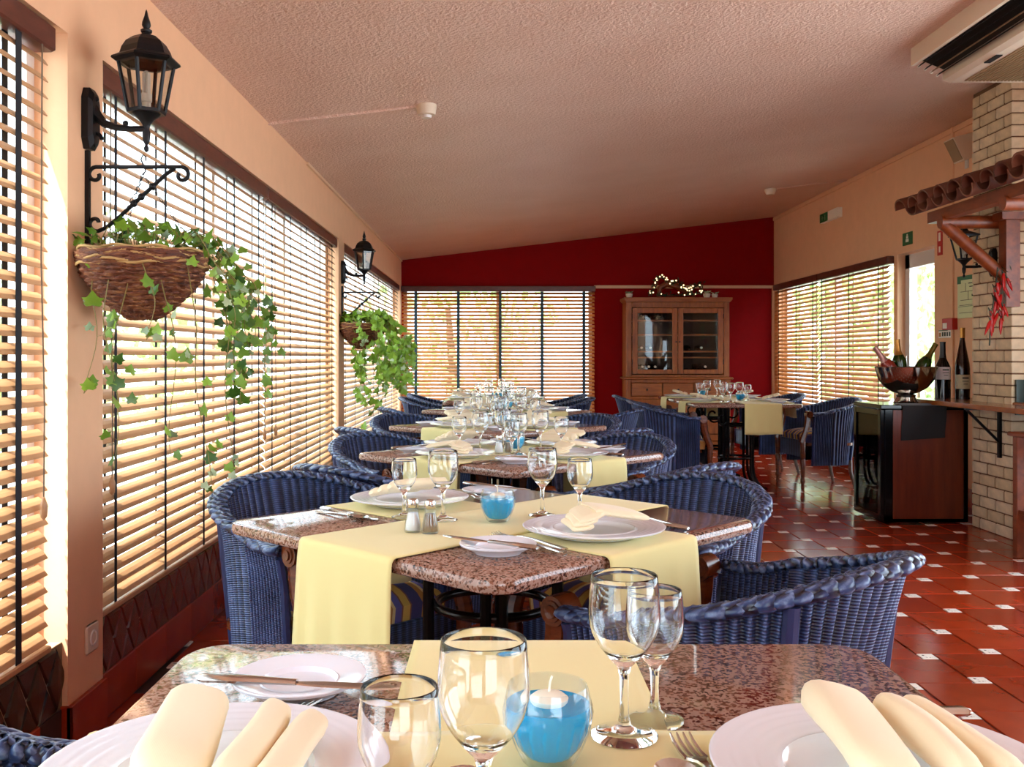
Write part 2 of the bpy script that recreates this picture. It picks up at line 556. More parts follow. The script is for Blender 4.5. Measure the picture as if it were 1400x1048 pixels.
fb.inputs['Base Color'].default_value = lin('FFE8B8')
fb.inputs['Emission Color'].default_value = lin('FFE2A8')
fb.inputs['Emission Strength'].default_value = 0.5
M['pot'] = plain('white_pot', 'E4DCD0', 0.5)
M['green_tile'] = plain('green_tile', '16302A', 0.15)

# ------------------------------------------------------------------ room dimensions
XL, XR, YB = -1.215, 3.608, 12.5
YF = -2.6
def zc(x): return 2.395 + 0.1157 * (x - XL)
SILL, WTOP = 0.33, 2.06
W1 = (-1.2, 2.744); W2 = (2.99, 7.49); W3 = (7.77, 12.36)
TH = 0.16   # wall thickness
# floor slab
fl = struct(MB().box((XL - TH, YF, -0.12), (XR + 0.2, YB + 0.2, -0.006)).obj('floor', M['grout']))
# floor tiles: big squares and small inset squares, each its own edges
Lt, St = 0.270, 0.064
LAT1 = (Lt, St); LAT2 = (-St, Lt)
def proj(x, y, z):
    if y < 0.05: return None
    return 677 + x * FPX / y, 488 - (z - HC) * FPX / y
# phase: an inset seen at pixel (1339, 929)
py0 = HC * FPX / (929 - 488); px0 = (1339.3 - 677) * py0 / FPX
G = 0.0025
big_me = MB().bbox((-Lt / 2 + G, -Lt / 2 + G, -0.006), (Lt / 2 - G, Lt / 2 - G, 0), 0.003).mesh('tile', M['terra'])
ins_me = MB().bbox((-St / 2 + G * .6, -St / 2 + G * .6, -0.006), (St / 2 - G * .6, St / 2 - G * .6, 0.0003), 0.002).mesh('inset_tile', M['inset'])
bigs, inss = [], []
for i in range(-30, 60):
    for j in range(-60, 60):
        ix = px0 + i * LAT1[0] + j * LAT2[0]; iy = py0 + i * LAT1[1] + j * LAT2[1]
        for lst, cx, cy_, s in ((inss, ix, iy, St), (bigs, ix - (Lt + St) / 2, iy + (Lt - St) / 2, Lt)):
            if cx < XL - 0.04 or cx > XR + 0.04 or cy_ - s / 2 < YF or cy_ > YB + .02: continue
            p = proj(cx, cy_, 0)
            score = -1
            if p and -30 < p[0] < 1430 and p[1] < 1080:
                under = -0.75 < cx < 0.75 and cy_ < 6.5
                score = (1 / cy_) * (0.25 if under else 1)
                if cx < -0.9 : score *= 0.6
            lst.append((score, cx, cy_, s))
for lst, me, nm, mt, zt in ((bigs, big_me, 'tile', M['terra_far'], 0.0), (inss, ins_me, 'inset_tile', M['inset'], 0.0003)):
    lst.sort(key=lambda q: -q[0])
    for sc_, cx, cy_, s in lst[:300]:
        link(nm, me, fl, (cx, cy_, 0))
    rest = MB()
    for sc_, cx, cy_, s in lst[300:]:
        g = G if s > 0.1 else G * .6
        rest.box((cx - s / 2 + g, cy_ - s / 2 + g, -0.006), (cx + s / 2 - g, cy_ + s / 2 - g, zt))
    ro = rest.obj('far_' + nm + 's', M['terra_far'] if s > 0.1 else M['inset'], fl)
    ro['kind'] = 'stuff'
# ceiling: sloped slab
ce = MB()
xa, xb = XL - TH, XR + 0.2
ce.v = [(xa, YF, zc(xa)), (xb, YF, zc(xb)), (xb, YB + .2, zc(xb)), (xa, YB + .2, zc(xa)), (xa, YF, zc(xa) + .1), (xb, YF, zc(xb) + .1), (xb, YB + .2, zc(xb) + .1), (xa, YB + .2, zc(xa) + .1)]
ce.f = [(0, 1, 2, 3), (7, 6, 5, 4), (0, 4, 5, 1), (1, 5, 6, 2), (2, 6, 7, 3), (3, 7, 4, 0)]
struct(ce.obj('ceiling', M['ceiling']))
# left wall: low wall, lintel, piers
wl = MB()
zt = zc(XL) + 0.01
wl.box((XL - TH, YF, 0), (XL - 0.02, YB, SILL))
wl.box((XL - TH, YF, WTOP), (XL, YB, zt))
for a, b in ((YF, W1[0]), (W1[1], W2[0]), (W2[1], W3[0]), (W3[1], YB)):
    wl.box((XL - TH, a, 0), (XL, b, WTOP))
wlo = struct(wl.obj('wall_left', M['wall']))
# back wall (red), window hole X -1.20..1.27, z .35..2.06
BX0, BX1 = -1.19, 1.26
wb = MB()
wb.box((XL - TH, YB, 0), (BX0, YB + .15, 3.1)); wb.box((BX1, YB, 0), (XR + .2, YB + .15, 3.1))
wb.box((BX0, YB, 0), (BX1, YB + .15, SILL)); wb.box((BX0, YB, WTOP), (BX1, YB + .15, 3.1))
struct(wb.obj('wall_back', M['red']))
# right wall with window and door
RW = (8.74, 12.3); RD = (7.93, 8.66)
wr = MB()
wr.box((XR, RW[1], 0), (XR + .18, YB, 3.1)); wr.box((XR, RW[0], 0), (XR + .18, RW[1], SILL)); wr.box((XR, RW[0], WTOP), (XR + .18, RW[1], 3.1))
wr.box((XR, RD[1], 0), (XR + .18, RW[0], 3.1)); wr.box((XR, RD[0], 2.06), (XR + .18, RD[1], 3.1)); wr.box((XR, 5.3, 0), (XR + .18, RD[0], 3.1))
wr.box((XR, YF, 2.3), (XR + .18, 5.3, 3.1)); wr.box((XR, YF, 0), (XR + .18, 5.3, 0.42))
wr.box((XR, 2.0, 0.42), (XR + .18, 2.3, 2.3)); wr.box((XR, YF, 0.42), (XR + .18, -.2, 2.3))  # unseen stretch behind the camera filled in to cut side light
struct(wr.obj('wall_right', M['wall']))
wf_ = MB()  # unseen wall added behind the camera, opening narrowed to hold back light
wf_.box((XL - TH, YF - .15, 0), (.3, YF, 3.1)); wf_.box((2.3, YF - .15, 0), (XR + .2, YF, 3.1)); wf_.box((.3, YF - .15, 2.25), (2.3, YF, 3.1))
struct(wf_.obj('wall_front_blocker', M['wall']))
# trims
struct(MB().box((BX1 + .02, YB - .012, 2.03), (XR, YB, 2.068)).obj('trim_1', M['trim']))
ct = MB()
ct.box((XR - .012, 5.3, zc(XR) - .05), (XR, YB, zc(XR) - .01))
struct(ct.obj('trim_2', M['wall']))
struct(MB().box((XR - .014, 7.585, 0), (XR, 7.615, zc(XR))).obj('trim_3', M['wall']))
struct(MB().box((XL, 6.2, zc(XL) - .02), (XL + .015, YB, zc(XL) - .002)).obj('trim_4', M['trim']))
struct(MB().box((XR - .03, YB - .03, 0), (XR, YB, 2.05)).obj('trim_5', M['trim']))

# lozenge tile panel and skirting under the left windows
lo_w, lo_h = 0.115, 0.19
def lozmesh(mt, half):
    b = MB()
    hw, hh = lo_w / 2 - .0025, lo_h / 2 - .005
    if half == 0:
        b.v = [(0, -hw, 0), (0, 0, -hh), (0, hw, 0), (0, 0, hh), (.006, -hw * .86, 0), (.006, 0, -hh * .88), (.006, hw * .86, 0), (.006, 0, hh * .88), (.008, 0, 0)]
        b.f = [(0, 1, 5, 4), (1, 2, 6, 5), (2, 3, 7, 6), (3, 0, 4, 7), (4, 5, 8), (5, 6, 8), (6, 7, 8), (7, 4, 8)]
    else:
        q = .006 * half
        b.v = [(0, -hw, q), (0, hw, q), (0, 0, hh * half), (.006, -hw * .86, q * 2), (.006, hw * .86, q * 2), (.006, 0, hh * .88 * half)]
        b.f = [(0, 1, 4, 3), (1, 2, 5, 4), (2, 0, 3, 5), (3, 4, 5)]
        if half < 0: b.f = [tuple(reversed(f)) for f in b.f]
    return b.mesh('lozenge_tile', mt)
LZ = {(g, h): lozmesh(M['lozenge_green' if g else 'lozenge'], h) for g in (0, 1) for h in (0, 1, -1)}
panel = struct(MB().box((XL - .02, W1[0], .14), (XL - .016, W3[1], .33)).obj('trim_6', M['tile_joint']))
y = 1.9
k = 0
while y < 12.3:
    if any(a + .03 < y < b - .03 for a, b in (W1, W2, W3)):
        gk = 1 if y < 2.744 else 0
        if k % 2 == 0: link('lozenge_tile', LZ[gk, 0], panel, (XL - .016, y, 0.235))
        else:
            for zz, hf in ((0.14, 1), (0.33, -1)): link('lozenge_tile', LZ[gk, hf], panel, (XL - .016, y, zz))
    k += 1
    y += lo_w / 2
sk = struct(MB().box((XL - .02, YF, 0), (XL - .012, YB, .145)).obj('baseboard_left', M['grout']))
sk_me = MB().bbox((0, 0.0015, 0.002), (.012, .2985, .148), .003).mesh('skirting_tile', M['skirt'])
sk_me2 = MB().bbox((0, 0.001, 0.002), (.016, .2, .15), .003).mesh('skirting_tile', M['skirt'])
for a, b in (W1, W2, W3):
    yy = max(a, 1.4)
    while yy + .3 <= b + .02:
        link('skirting_tile', sk_me, sk, (XL - .02, yy, 0)); yy += .3
for a, b in ((W1[1], W2[0]), (W2[1], W3[0])):
    n = MB().bbox((0, 0.0, 0.002), (.016, b - a + .012, .15), .003).bbox((-.02, 0, .002), (.016, .012, .15), .003).mesh('skirting_tile', M['skirt'])
    link('skirting_tile', n, sk, (XL, a - .012, 0))
# right skirting and dark panel
struct(MB().box((XR - .012, 5.3, 0), (XR, YB, .14)).obj('baseboard_right', M['skirt']))
struct(MB().box((XR - .006, RW[0], .14), (XR, RW[1], SILL)).obj('trim_7', M['green_tile']))

# ------------------------------------------------------------------ windows (frames + panes)
def window(idx, axis, fixed, a, b, z0, z1, n):
    """axis 'y': plane X=fixed running along Y; axis 'x': plane Y=fixed running along X"""
    fr = MB(); t = .045
    def bx(u0, u1, w0, w1):
        if axis == 'y': fr.box((fixed - .03, u0, w0), (fixed + .03, u1, w1))
        else: fr.box((u0, fixed - .03, w0), (u1, fixed + .03, w1))
    bx(a, b, z0, z0 + t); bx(a, b, z1 - t, z1)
    for i in range(n + 1):
        u = a + (b - a) * i / n
        u0 = min(max(u - t / 2, a), b - t)
        bx(u0, u0 + t, z0, z1)
    f_ = struct(fr.obj('window_%d' % idx, M['white_frame']))
    for i in range(n):
        u0 = a + (b - a) * i / n + t / 2; u1 = a + (b - a) * (i + 1) / n - t / 2
        p = MB()
        if axis == 'y': p.box((fixed - .003, u0, z0 + t), (fixed + .003, u1, z1 - t))
        else: p.box((u0, fixed - .003, z0 + t), (u1, fixed + .003, z1 - t))
        p.obj('pane', M['glass_pane'], f_)
window(1, 'y', XL - .125, W1[0], W1[1], SILL, WTOP, 2)
window(2, 'y', XL - .125, W2[0], W2[1], SILL, WTOP, 3)
window(3, 'y', XL - .125, W3[0], W3[1], SILL, WTOP, 3)
window(4, 'x', YB + .11, BX0, BX1, SILL, WTOP, 2)
window(5, 'y', XR + .13, RW[0], RW[1], SILL, WTOP, 2)
# glazed door in the right wall
d1 = MB()
t = .09
d1.box((XR + .07, RD[0], 0), (XR + .13, RD[1], .12)); d1.box((XR + .07, RD[0], 1.93), (XR + .13, RD[1], 2.05))
d1.box((XR + .07, RD[0], 0), (XR + .13, RD[0] + t, 2.05)); d1.box((XR + .07, RD[1] - t, 0), (XR + .13, RD[1], 2.05))
d1o = struct(d1.obj('door_1', M['white_frame']))
MB().box((XR + .097, RD[0] + t, .12), (XR + .103, RD[1] - t, 1.93)).obj('pane', M['glass_pane'], d1o)
MB().box((XR + .055, RD[1] - .06, .95), (XR + .07, RD[1] - .03, 1.15)).obj('door_handle', M['steel'], d1o)

# ------------------------------------------------------------------ blinds
def blind(label, origin, ang, length, tapes, tape_w=.019, slat_mat='slat', tape_mat='tape', tilt=46, pitch=.047, wd=.040, zb=.333, header=True, cords=(), z_top=1.985):
    """local x runs along the blind, local +y points into the room"""
    root = thing('venetian_blind', label, 'blind', origin, ang, 'wooden venetian blinds')
    th = math.radians(tilt)
    # room-side edge is lower
    b = MB()
    n = 3
    Mx = RX(-th)
    prof = [(-wd / 2, 0), (-wd / 6, .0022), (wd / 6, .0022), (wd / 2, 0)]
    pv = []
    for x in (0.004, length - .004):
        for yy, zz in prof: pv.append(tuple(Mx @ Vector((x, yy, zz + .0014))))
        for yy, zz in reversed(prof): pv.append(tuple(Mx @ Vector((x, yy, zz - .0014))))
    b.v = pv
    b.f = [tuple(range(7, -1, -1)), tuple(range(8, 16))] + [(i, (i + 1) % 8, 8 + (i + 1) % 8, 8 + i) for i in range(8)]
    sm = b.mesh('slat', M[slat_mat])
    z = zb + .03
    while z < z_top - .02:
        o = link('slat', sm, root, (random.uniform(-.003, .003), 0, z))
        o.rotation_euler = (random.gauss(0, .02), 0, random.gauss(0, .0006))
        z += pitch
    MB().bbox((0.004, -.026, zb - .008), (length - .004, .026, zb + .012), .004).obj('bottom_rail', M[slat_mat], root)
    if header:
        MB().bbox((-.01, -.04, z_top), (length + .01, .032, WTOP - .004), .006).obj('head_rail', M['header'], root)
    for tx in tapes:
        for sy, nm in ((wd / 2 * math.cos(th) + .004, 0), (-wd / 2 * math.cos(th) - .004, 1)):
            MB().box((tx - tape_w / 2, sy - .0008, zb - .008), (tx + tape_w / 2, sy + .0008, z_top)).obj('ladder_tape', M[tape_mat], root)
    for cx in cords:
        MB().tube([(cx, .03, z_top), (cx + .01, .032, 1.4), (cx - .005, .034, 1.0), (cx, .034, .75)], .0022, 5).obj('cord', M['cord'], root)
        MB().lathe([(.0005, .70), (.009, .71), (.011, .74), (.004, .76), (.0005, .765)], 8, TR(cx, .034, 0)).obj('cord_pull', M['slat'], root, True)
    return root
XB = XL - .037
# local +y into the room: for the left wall the room is +X -> local x must run along -Y (rotation -90)
def left_blind(label, y0, y1, tapes_y, **kw):
    return blind(label, (XB, y1, 0), -PI / 2, y1 - y0, [y1 - t for t in tapes_y], **kw)
left_blind('wooden blind with black tapes at the left picture edge, before the nearest pier', .2, 2.675, [.55, 1.03, 1.51, 1.99, 2.50], cords=(.07,), tape_w=.03)
left_blind('wooden blind behind the near hanging ivy basket', 3.0, 5.19, [3.14, 3.615, 4.09, 4.565, 5.04], cords=(.09, 2.12))
left_blind('wooden blind between the middle window join and the second lantern pier', 5.21, 7.46, [5.34, 5.82, 6.31, 6.8, 7.3], cords=(2.1,))
left_blind('wooden blind behind the far hanging ivy basket', 7.79, 10.0, [7.95, 8.5, 9.1, 9.8], cords=())
left_blind('wooden blind on the left wall, last before the red wall', 10.02, 12.32, [10.2, 10.9, 11.5, 12.15], cords=())
blind('wide wooden blind with blue-grey tapes in the red back wall', (1.285, YB - .035, 0), PI, 2.49, [.14, .68, 1.22, 1.76, 2.31], tape_w=.035, slat_mat='slat_dark', tape_mat='tape_blue', tilt=42, wd=.047)
def right_blind(label, y0, y1, tapes_y, **kw):
    return blind(label, (XR - .035, y0, 0), PI / 2, y1 - y0, [t - y0 for t in tapes_y], **kw)
right_blind('brown wooden blind on the right wall, half next to the red wall', 10.65, 12.3, [10.8, 11.4, 12.1], slat_mat='slat_dark', tilt=42, wd=.047)
right_blind('brown wooden blind on the right wall, half next to the glass door', 8.74, 10.62, [8.95, 9.7, 10.5], slat_mat='slat_dark', tilt=42, wd=.047)

# ------------------------------------------------------------------ brick pillar
PX, PY0, PY1 = 3.22, 6.02, 6.52
pil = struct(MB().box((PX + .008, PY0 + .008, 0), (XR, PY1 - .004, zc(PX) + .02)).obj('wall_pillar', M['mortar']))
bl, bh = .2, .0655
cz = .004
crs = 0
zmax = zc(PX)
mesh_cache = {}
def brick_mesh(dx, dy, dz):
    key = (round(dx, 3), round(dy, 3), round(dz, 3))
    if key not in mesh_cache:
        mesh_cache[key] = MB().bbox((0, 0, 0), key, .004).mesh('brick', M['brick'])
    return mesh_cache[key]
while cz + bh < zmax:
    if crs % 2 == 0:
        # stretchers along the side face; header at the corner on the front
        segs = [(0, .192), (.206, .398), (.412, .5)]; fx = [(.105, .3), (.31, .385)]
    else:
        segs = [(0, .09), (.104, .296), (.310, .5)]; fx = [(.205, .385)]
    for k, (a, b) in enumerate(segs):
        jit = random.uniform(-.0015, .0015)
        dx = .2 if (k == 0 and crs % 2) else .095
        link('brick', brick_mesh(dx - .005, b - a, bh), pil, (PX + jit, PY0 + a, cz))
    for a, b in fx:
        link('brick', brick_mesh(b - a, .09, bh), pil, (PX + a, PY0 + random.uniform(-.0015, .0015), cz))
    cz += bh + .0085; crs += 1

# ------------------------------------------------------------------ exterior
struct(MB().box((-60, -40, -.3), (60, 60, -.15)).obj('ground', M['paving']))
def tree(label, x, y, h, rx, n, trunk=True, group='trees outside'):
    root = thing('tree', label, 'tree', (x, y, -.15), 0, group)
    b = MB()
    rnd = random.Random(int(x * 31 + y * 17))
    for _ in range(n):
        a = rnd.uniform(0, 2 * PI); u = rnd.uniform(-1, 1); rr = rnd.uniform(.55, 1) ** .6
        s = math.sqrt(1 - u * u)
        lump = 1 + .22 * math.sin(3 * a + 2 * u) + .15 * math.sin(5 * u + a)
        c = Vector((rx * rr * s * math.cos(a) * lump, rx * rr * s * math.sin(a) * lump, h * .55 + h * .42 * rr * u * lump))
        q = Euler((rnd.uniform(0, 6), rnd.uniform(0, 6), rnd.uniform(0, 6))).to_matrix()
        sz = rnd.uniform(.06, .14)
        k = len(b.v)
        for px_, py_ in ((-1, 0), (0, -.5), (1, 0), (0, .5)):
            b.v.append(tuple(c + q @ Vector((px_ * sz, py_ * sz, 0))))
        b.f.append((k, k + 1, k + 2, k + 3))
    fo = b.obj('foliage', M['tree'], root)
    fo['kind'] = 'stuff'
    if trunk:
        MB().tube([(0, 0, 0), (.05, .02, h * .3), (-.03, 0, h * .6)], [.12, .09, .04], 8).obj('trunk', M['bark'], root, True)
    return root
tree('leafy green tree outside the glass door at right', 6.3, 14.6, 3.4, 2.0, 1925)
tree('green tree outside the right-hand blinds', 8.2, 21.0, 3.6, 2.1, 1430)
tree('green tree outside the back window, left half', -.8, 17.0, 3.6, 1.8, 1430)
tree('green tree outside the back window, right half', 4.4, 20.5, 4.2, 1.7, 1320)
tree('green shrub outside the left windows beside the near basket', -4.4, 6.5, 1.9, 1.3, 880)
tree('green tree outside the left windows beyond the second pier', -5.2, 13.0, 3.0, 1.8, 1320)
tree('green shrub outside the leftmost blind', -4.6, 3.0, 1.7, 1.2, 770)
ho = thing('house', 'white house with dark windows across the terrace, behind the left blinds', 'house', (-11, 10, -.15))
MB().box((-1.5, -5, 0), (0, 8, 5.5)).obj('house_wall', M['house_wall'], ho)
for yy in (-3.6, -1.4, .8, 3.0, 5.2):
    for zz in (1.1, 3.6):
        wnd = MB().box((0, yy, zz), (.03, yy + 1.1, zz + 1.2)).obj('house_window', M['house_window'], ho)
pg = thing('pergola', 'pinkish wooden pergola edge outside the glass door', 'pergola', (4.4, 10.2, 0))
MB().box((-.2, -1.6, 2.25), (4, .2, 2.33)).obj('roof_board', M['pink_wood'], pg)
MB().box((1.0, 0, 1.95), (1.12, .12, 2.25)).obj('beam', M['pink_wood'], pg)
MB().box((-.2, .05, 2.12), (4, .15, 2.25)).obj('rafter', M['pink_wood'], pg)

# ------------------------------------------------------------------ Lloyd-loom tub chair
def make_chair(label):
    root = thing('wicker_armchair', label, 'chair', (0, 0, 0), 0, 'blue wicker armchairs')
    W_, YFRONT, YBK = .275, .19, -.27
    def plan(s, k=1.0):
        """s 0..1 along the U from left arm front round the back to right arm front -> x,y"""
        # straight arm .16, then half super-ellipse
        if s < .2: return (-W_, YFRONT + (0.02 - YFRONT) * s / .2)
        if s > .8: return (W_, YFRONT + (0.02 - YFRONT) * (1 - s) / .2)
        a = PI * (s - .2) / .6
        ca, sa = math.cos(a), math.sin(a)
        e = .82
        return (-W_ * math.copysign(abs(ca) ** e, ca), .02 + (YBK - .02) * abs(sa) ** e)
    def rimz(s):
        q = 1 - abs(s - .5) / .5
        q = max(0, (q - .12) / .88)
        q = q * q * (3 - 2 * q)
        return .650 + .118 * q
    def back(s):
        q = 1 - abs(s - .5) / .5
        return max(0, (q - .25) / .75) ** 1.2
    ZB = .20
    NS, NV = 465, 12
    ribs = 58
    def shell_pt(s, t, off):
        x, y = plan(s)
        z = ZB + (rimz(s) - ZB) * t
        fl_ = back(s)
        # flare: back leans out, walls taper in towards the floor
        sc_ = .90 + .10 * t + .04 * max(0, t - .8) / .2
        y2 = y * (1 - .36 * fl_ * (1 - t)) - .045 * fl_ * t * t
        x2 = x * sc_
        # outward normal in plan
        e = .003
        xa_, ya_ = plan(max(0, s - e)); xb_, yb_ = plan(min(1, s + e))
        tx, ty = xb_ - xa_, yb_ - ya_
        L = math.hypot(tx, ty) or 1
        nx, ny = ty / L, -tx / L
        # outward = away from the seat centre
        if nx * x + ny * (y - .05) < 0: nx, ny = -nx, -ny
        rib = .0048 * math.cos(2 * PI * ribs * s)
        return Vector((x2 + nx * (off + rib), y2 + ny * (off + rib), z))
    b = MB(); b.uv = []
    per = 1.5
    for off, fl_ in ((.008, False), (-.008, True)):
        n0 = len(b.v)
        b.grid(NS, NV, lambda i, j: shell_pt(i / (NS - 1), j / (NV - 1), off), flip=fl_)
        for i in range(NS):
            for j in range(NV):
                b.uv.append((per * i / (NS - 1), (rimz(i / (NS - 1)) - ZB) * j / (NV - 1)))
    # close front edges and bottom
    n1 = NS * NV
    for j in range(NV - 1):
        for i in (0, NS - 1):
            b.f.append((i * NV + j, i * NV + j + 1, n1 + i * NV + j + 1, n1 + i * NV + j))
    for i in range(NS - 1):
        b.f.append((i * NV, (i + 1) * NV, n1 + (i + 1) * NV, n1 + i * NV))
    b.obj('shell', M['wicker'], root, 'full')
    # braided rim, swept with a plaited surface
    NR, NP = 960, 14
    rb = MB(); rb.uv = []
    def rimpt(i, j):
        s = i / (NR - 1)
        c = shell_pt(s, 1.0, 0.0)
        c0 = shell_pt(max(0, s - .004), 1.0, 0); c1 = shell_pt(min(1, s + .004), 1.0, 0)
        t_ = (c1 - c0).normalized()
        out = shell_pt(s, 1.0, .05) - c
        out = (out - t_ * out.dot(t_)).normalized()
        up = out.cross(t_)
        if up.z < 0: up = -up
        a = 2 * PI * j / NP
        ca, sa = math.cos(a), math.sin(a)
        ph = s * per / .0145
        across = ca
        bump_ = abs(math.sin(PI * (ph + (.95 * across if across > 0 else .5 - .95 * across)))) ** .6
        r = .0175 + .0050 * bump_ * (1 if sa > -.3 else .3)
        endf = min(1, min(s, 1 - s) / .012 + .25)
        r *= endf ** .5
        return c + out * (r * ca * 1.15 + .010) + up * (r * sa * .72)
    rb.grid(NR, NP, rimpt, closed_v=True)
    rb.f.append(tuple(range(NP))); rb.f.append(tuple((NR - 1) * NP + NP - 1 - j for j in range(NP)))
    rb.uv = [(i / (NR - 1) * per / .0145, math.cos(2 * PI * j / NP)) for i in range(NR) for j in range(NP)]
    rb.obj('braided_rim', M['braid'], root, 'full')
    # piping braid down the front edges
    for sx in (-1, 1):
        pts = [shell_pt(0 if sx < 0 else 1, t, 0) for t in [k / 24 for k in range(24)]]
        MB().tube(pts, [.011 + .0025 * (k % 2) for k in range(24)], 7).obj('edge_braid', M['blue_pole'], root, True)
    # wooden scrolled arm supports and turned front legs
    for sx in (-1, 1):
        x = sx * .262
        path = [(x, .232, .635), (x, .233, .60), (x, .240, .55), (x, .258, .49), (x, .280, .44), (x, .288, .405)]
        arm = MB().tube(path, [.025, .0245, .0235, .022, .022, .023], 8, flat=(1.2, 1.0), up=(1, 0, 0)).obj('arm_support', M['chair_wood'], root, True)
        sb = MB()
        Ms = TR(x, .228, .645) @ RY(PI / 2)
        sb.lathe([(.0005, -.034), (.013, -.035), (.014, -.031), (.021, -.031), (.022, -.027), (.030, -.027), (.031, .027), (.022, .027), (.021, .031), (.014, .031), (.013, .035), (.0005, .034)], 14, Ms)
        sb.obj('scroll', M['chair_wood'], arm, True)
        leg = [(.0005, .0), (.014, .002), (.016, .02), (.013, .045), (.020, .06), (.022, .075), (.015, .095), (.018, .11), (.021, .20), (.024, .25), (.018, .262), (.023, .275), (.023, .41), (.0005, .41)]
        MB().lathe(leg, 12, TR(x, .282, 0)).obj('front_leg', M['chair_wood'], root, True)
    # rear posts standing free of the shell
    for sx in (-1, 1):
        top = shell_pt(.5 + sx * .145, 1.0, .016); top.z -= .012
        MB().tube([top, (top.x * .93, top.y * .88, .45), (top.x * .87, top.y * .78, .22)], .0150, 9).obj('rear_post', M['blue_pole'], root, True)
        MB().tube([(top.x * .87, top.y * .79, .24), (top.x * .87, top.y * .80, .14), (top.x * .93, top.y * .95, .0)], [.018, .018, .013], 8).obj('rear_leg', M['grey_wood'], root, True)
    # seat frame / woven apron
    sf = MB(); sf.uv = []
    NA = 60
    def apr(i, j):
        x = -.25 + .5 * i / (NA - 1)
        return (x, .262 + .002 * math.cos(i * PI), .27 + .145 * j / 5)
    sf.grid(NA, 6, apr)
    sf.grid(NA, 6, lambda i, j: Vector(apr(i, j)) - Vector((0, .014, 0)), flip=True)
    for rep in range(2):
        for i in range(NA):
            for j in range(6): sf.uv.append((.5 * i / (NA - 1), .145 * j / 5))
    nA = NA * 6
    for i in range(NA - 1):
        sf.f.append((i * 6 + 5, (i + 1) * 6 + 5, nA + (i + 1) * 6 + 5, nA + i * 6 + 5)); sf.f.append((i * 6, nA + i * 6, nA + (i + 1) * 6, (i + 1) * 6))
    sf.obj('apron', M['wicker'], root, 'full')
    MB().prism(rrect(.235, .23, .07), .37, .395, TR(0, .01, 0)).obj('seat_frame', M['chair_wood'], root)
    # cushion with crown
    cu = MB()
    NC = 20
    def cpt(i, j):
        u = -1 + 2 * i / NC; v_ = -1 + 2 * j / NC
        hx, hy = .232, .235
        e = max(abs(u), abs(v_))
        zt_ = .458 + .028 * (1 - u ** 4) * (1 - v_ ** 4) + .02 * (1 - e ** 10)
        y_ = v_ * hy + .02
        xs = hx * (1 - .18 * max(0, -v_) ** 2)
        return (u * xs, y_, zt_)
    cu.grid(NC + 1, NC + 1, cpt)
    def cpb(i, j):
        p = cpt(i, j); return (p[0] * .97, (p[1] - .02) * .97 + .02, .398)
    cu.grid(NC + 1, NC + 1, cpb, flip=True)
    nn = (NC + 1) ** 2
    idx = lambda i, j: i * (NC + 1) + j
    for k in range(NC):
        for p, q in ((idx(k, 0), idx(k + 1, 0)), (idx(k + 1, NC), idx(k, NC)), (idx(0, k + 1), idx(0, k)), (idx(NC, k), idx(NC, k + 1))):
            cu.f.append((q, p, nn + p, nn + q))
    cu.obj('seat_cushion', M['stripe'], root, True)
    return root

def face(fx, fy): return math.atan2(-fx, fy)   # local +Y onto (fx,fy)
CH = [
    # centre, facing, label
    ((-.475, 2.78), (.707, -.707), 'blue wicker armchair with brown scroll arm at the left of the second table'),
    ((.44, 2.76), (-.72, -.69), 'blue wicker armchair behind the second table, ribbed inner back facing us, aisle side'),
    ((.475, 1.93), (-.72, .69), 'blue wicker armchair seen from behind, between nearest and second table at right'),
    ((-.37, 3.45), (.66, .75), 'blue wicker armchair with back to us, wall side, before the third table'),
    ((-.41, 4.38), (.707, -.707), 'blue wicker armchair behind the third table, wall side'),
    ((.47, 4.36), (-.707, -.707), 'blue wicker armchair behind the third table, aisle side'),
    ((.53, 3.5), (-.68, .73), 'blue wicker armchair with back to us, aisle side, before the third table'),
    ((-.50, 5.13), (.80, .6), 'blue wicker armchair with back to us, wall side, before the fourth table'),
    ((-.43, 5.97), (.707, -.707), 'blue wicker armchair behind the fourth table, wall side'),
    ((.43, 5.95), (-.707, -.707), 'blue wicker armchair behind the fourth table, aisle side'),
    ((.48, 5.09), (-.70, .71), 'blue wicker armchair with back to us, aisle side, before the fourth table'),
    ((.70, 6.87), (-.90, .42), 'blue wicker armchair at the fifth table, aisle side'),
    ((-.50, 7.02), (.9, .42), 'blue wicker armchair at the fifth table, wall side'),
    ((-.53, 8.76), (1, 0), 'blue wicker armchair left of the joined tables by the red wall, nearer one'),
    ((-.53, 9.52), (1, 0), 'blue wicker armchair left of the joined tables by the red wall, farther one'),
    ((.55, 8.70), (-1, 0), 'blue wicker armchair right of the joined tables by the red wall, nearer one'),
    ((.55, 9.45), (-1, 0), 'blue wicker armchair right of the joined tables by the red wall, farther one'),
    ((1.45, 8.0), (1, -.05), 'blue wicker armchair left of the tables before the cabinet, nearer one'),
    ((1.46, 9.15), (1, 0), 'blue wicker armchair left of the tables before the cabinet, farther one'),
    ((2.90, 8.62), (-.98, -.12), 'blue wicker armchair with striped cushion between right table and wine fridge'),
    ((2.72, 9.6), (-.95, -.1), 'blue wicker armchair half hidden behind the right table by the blinds'),
    ((-.66, .89), (1, 0), 'blue wicker armchair corner at the bottom left of the nearest table'),
]
ch0 = None
for (cx, cy_), (fx, fy), lab in CH:
    if ch0 is None:
        ch0 = make_chair(lab); ch0.location = (cx, cy_, 0); ch0.rotation_euler = (0, 0, face(fx, fy))
    else:
        dup(ch0, (cx, cy_, 0), face(fx, fy), lab)

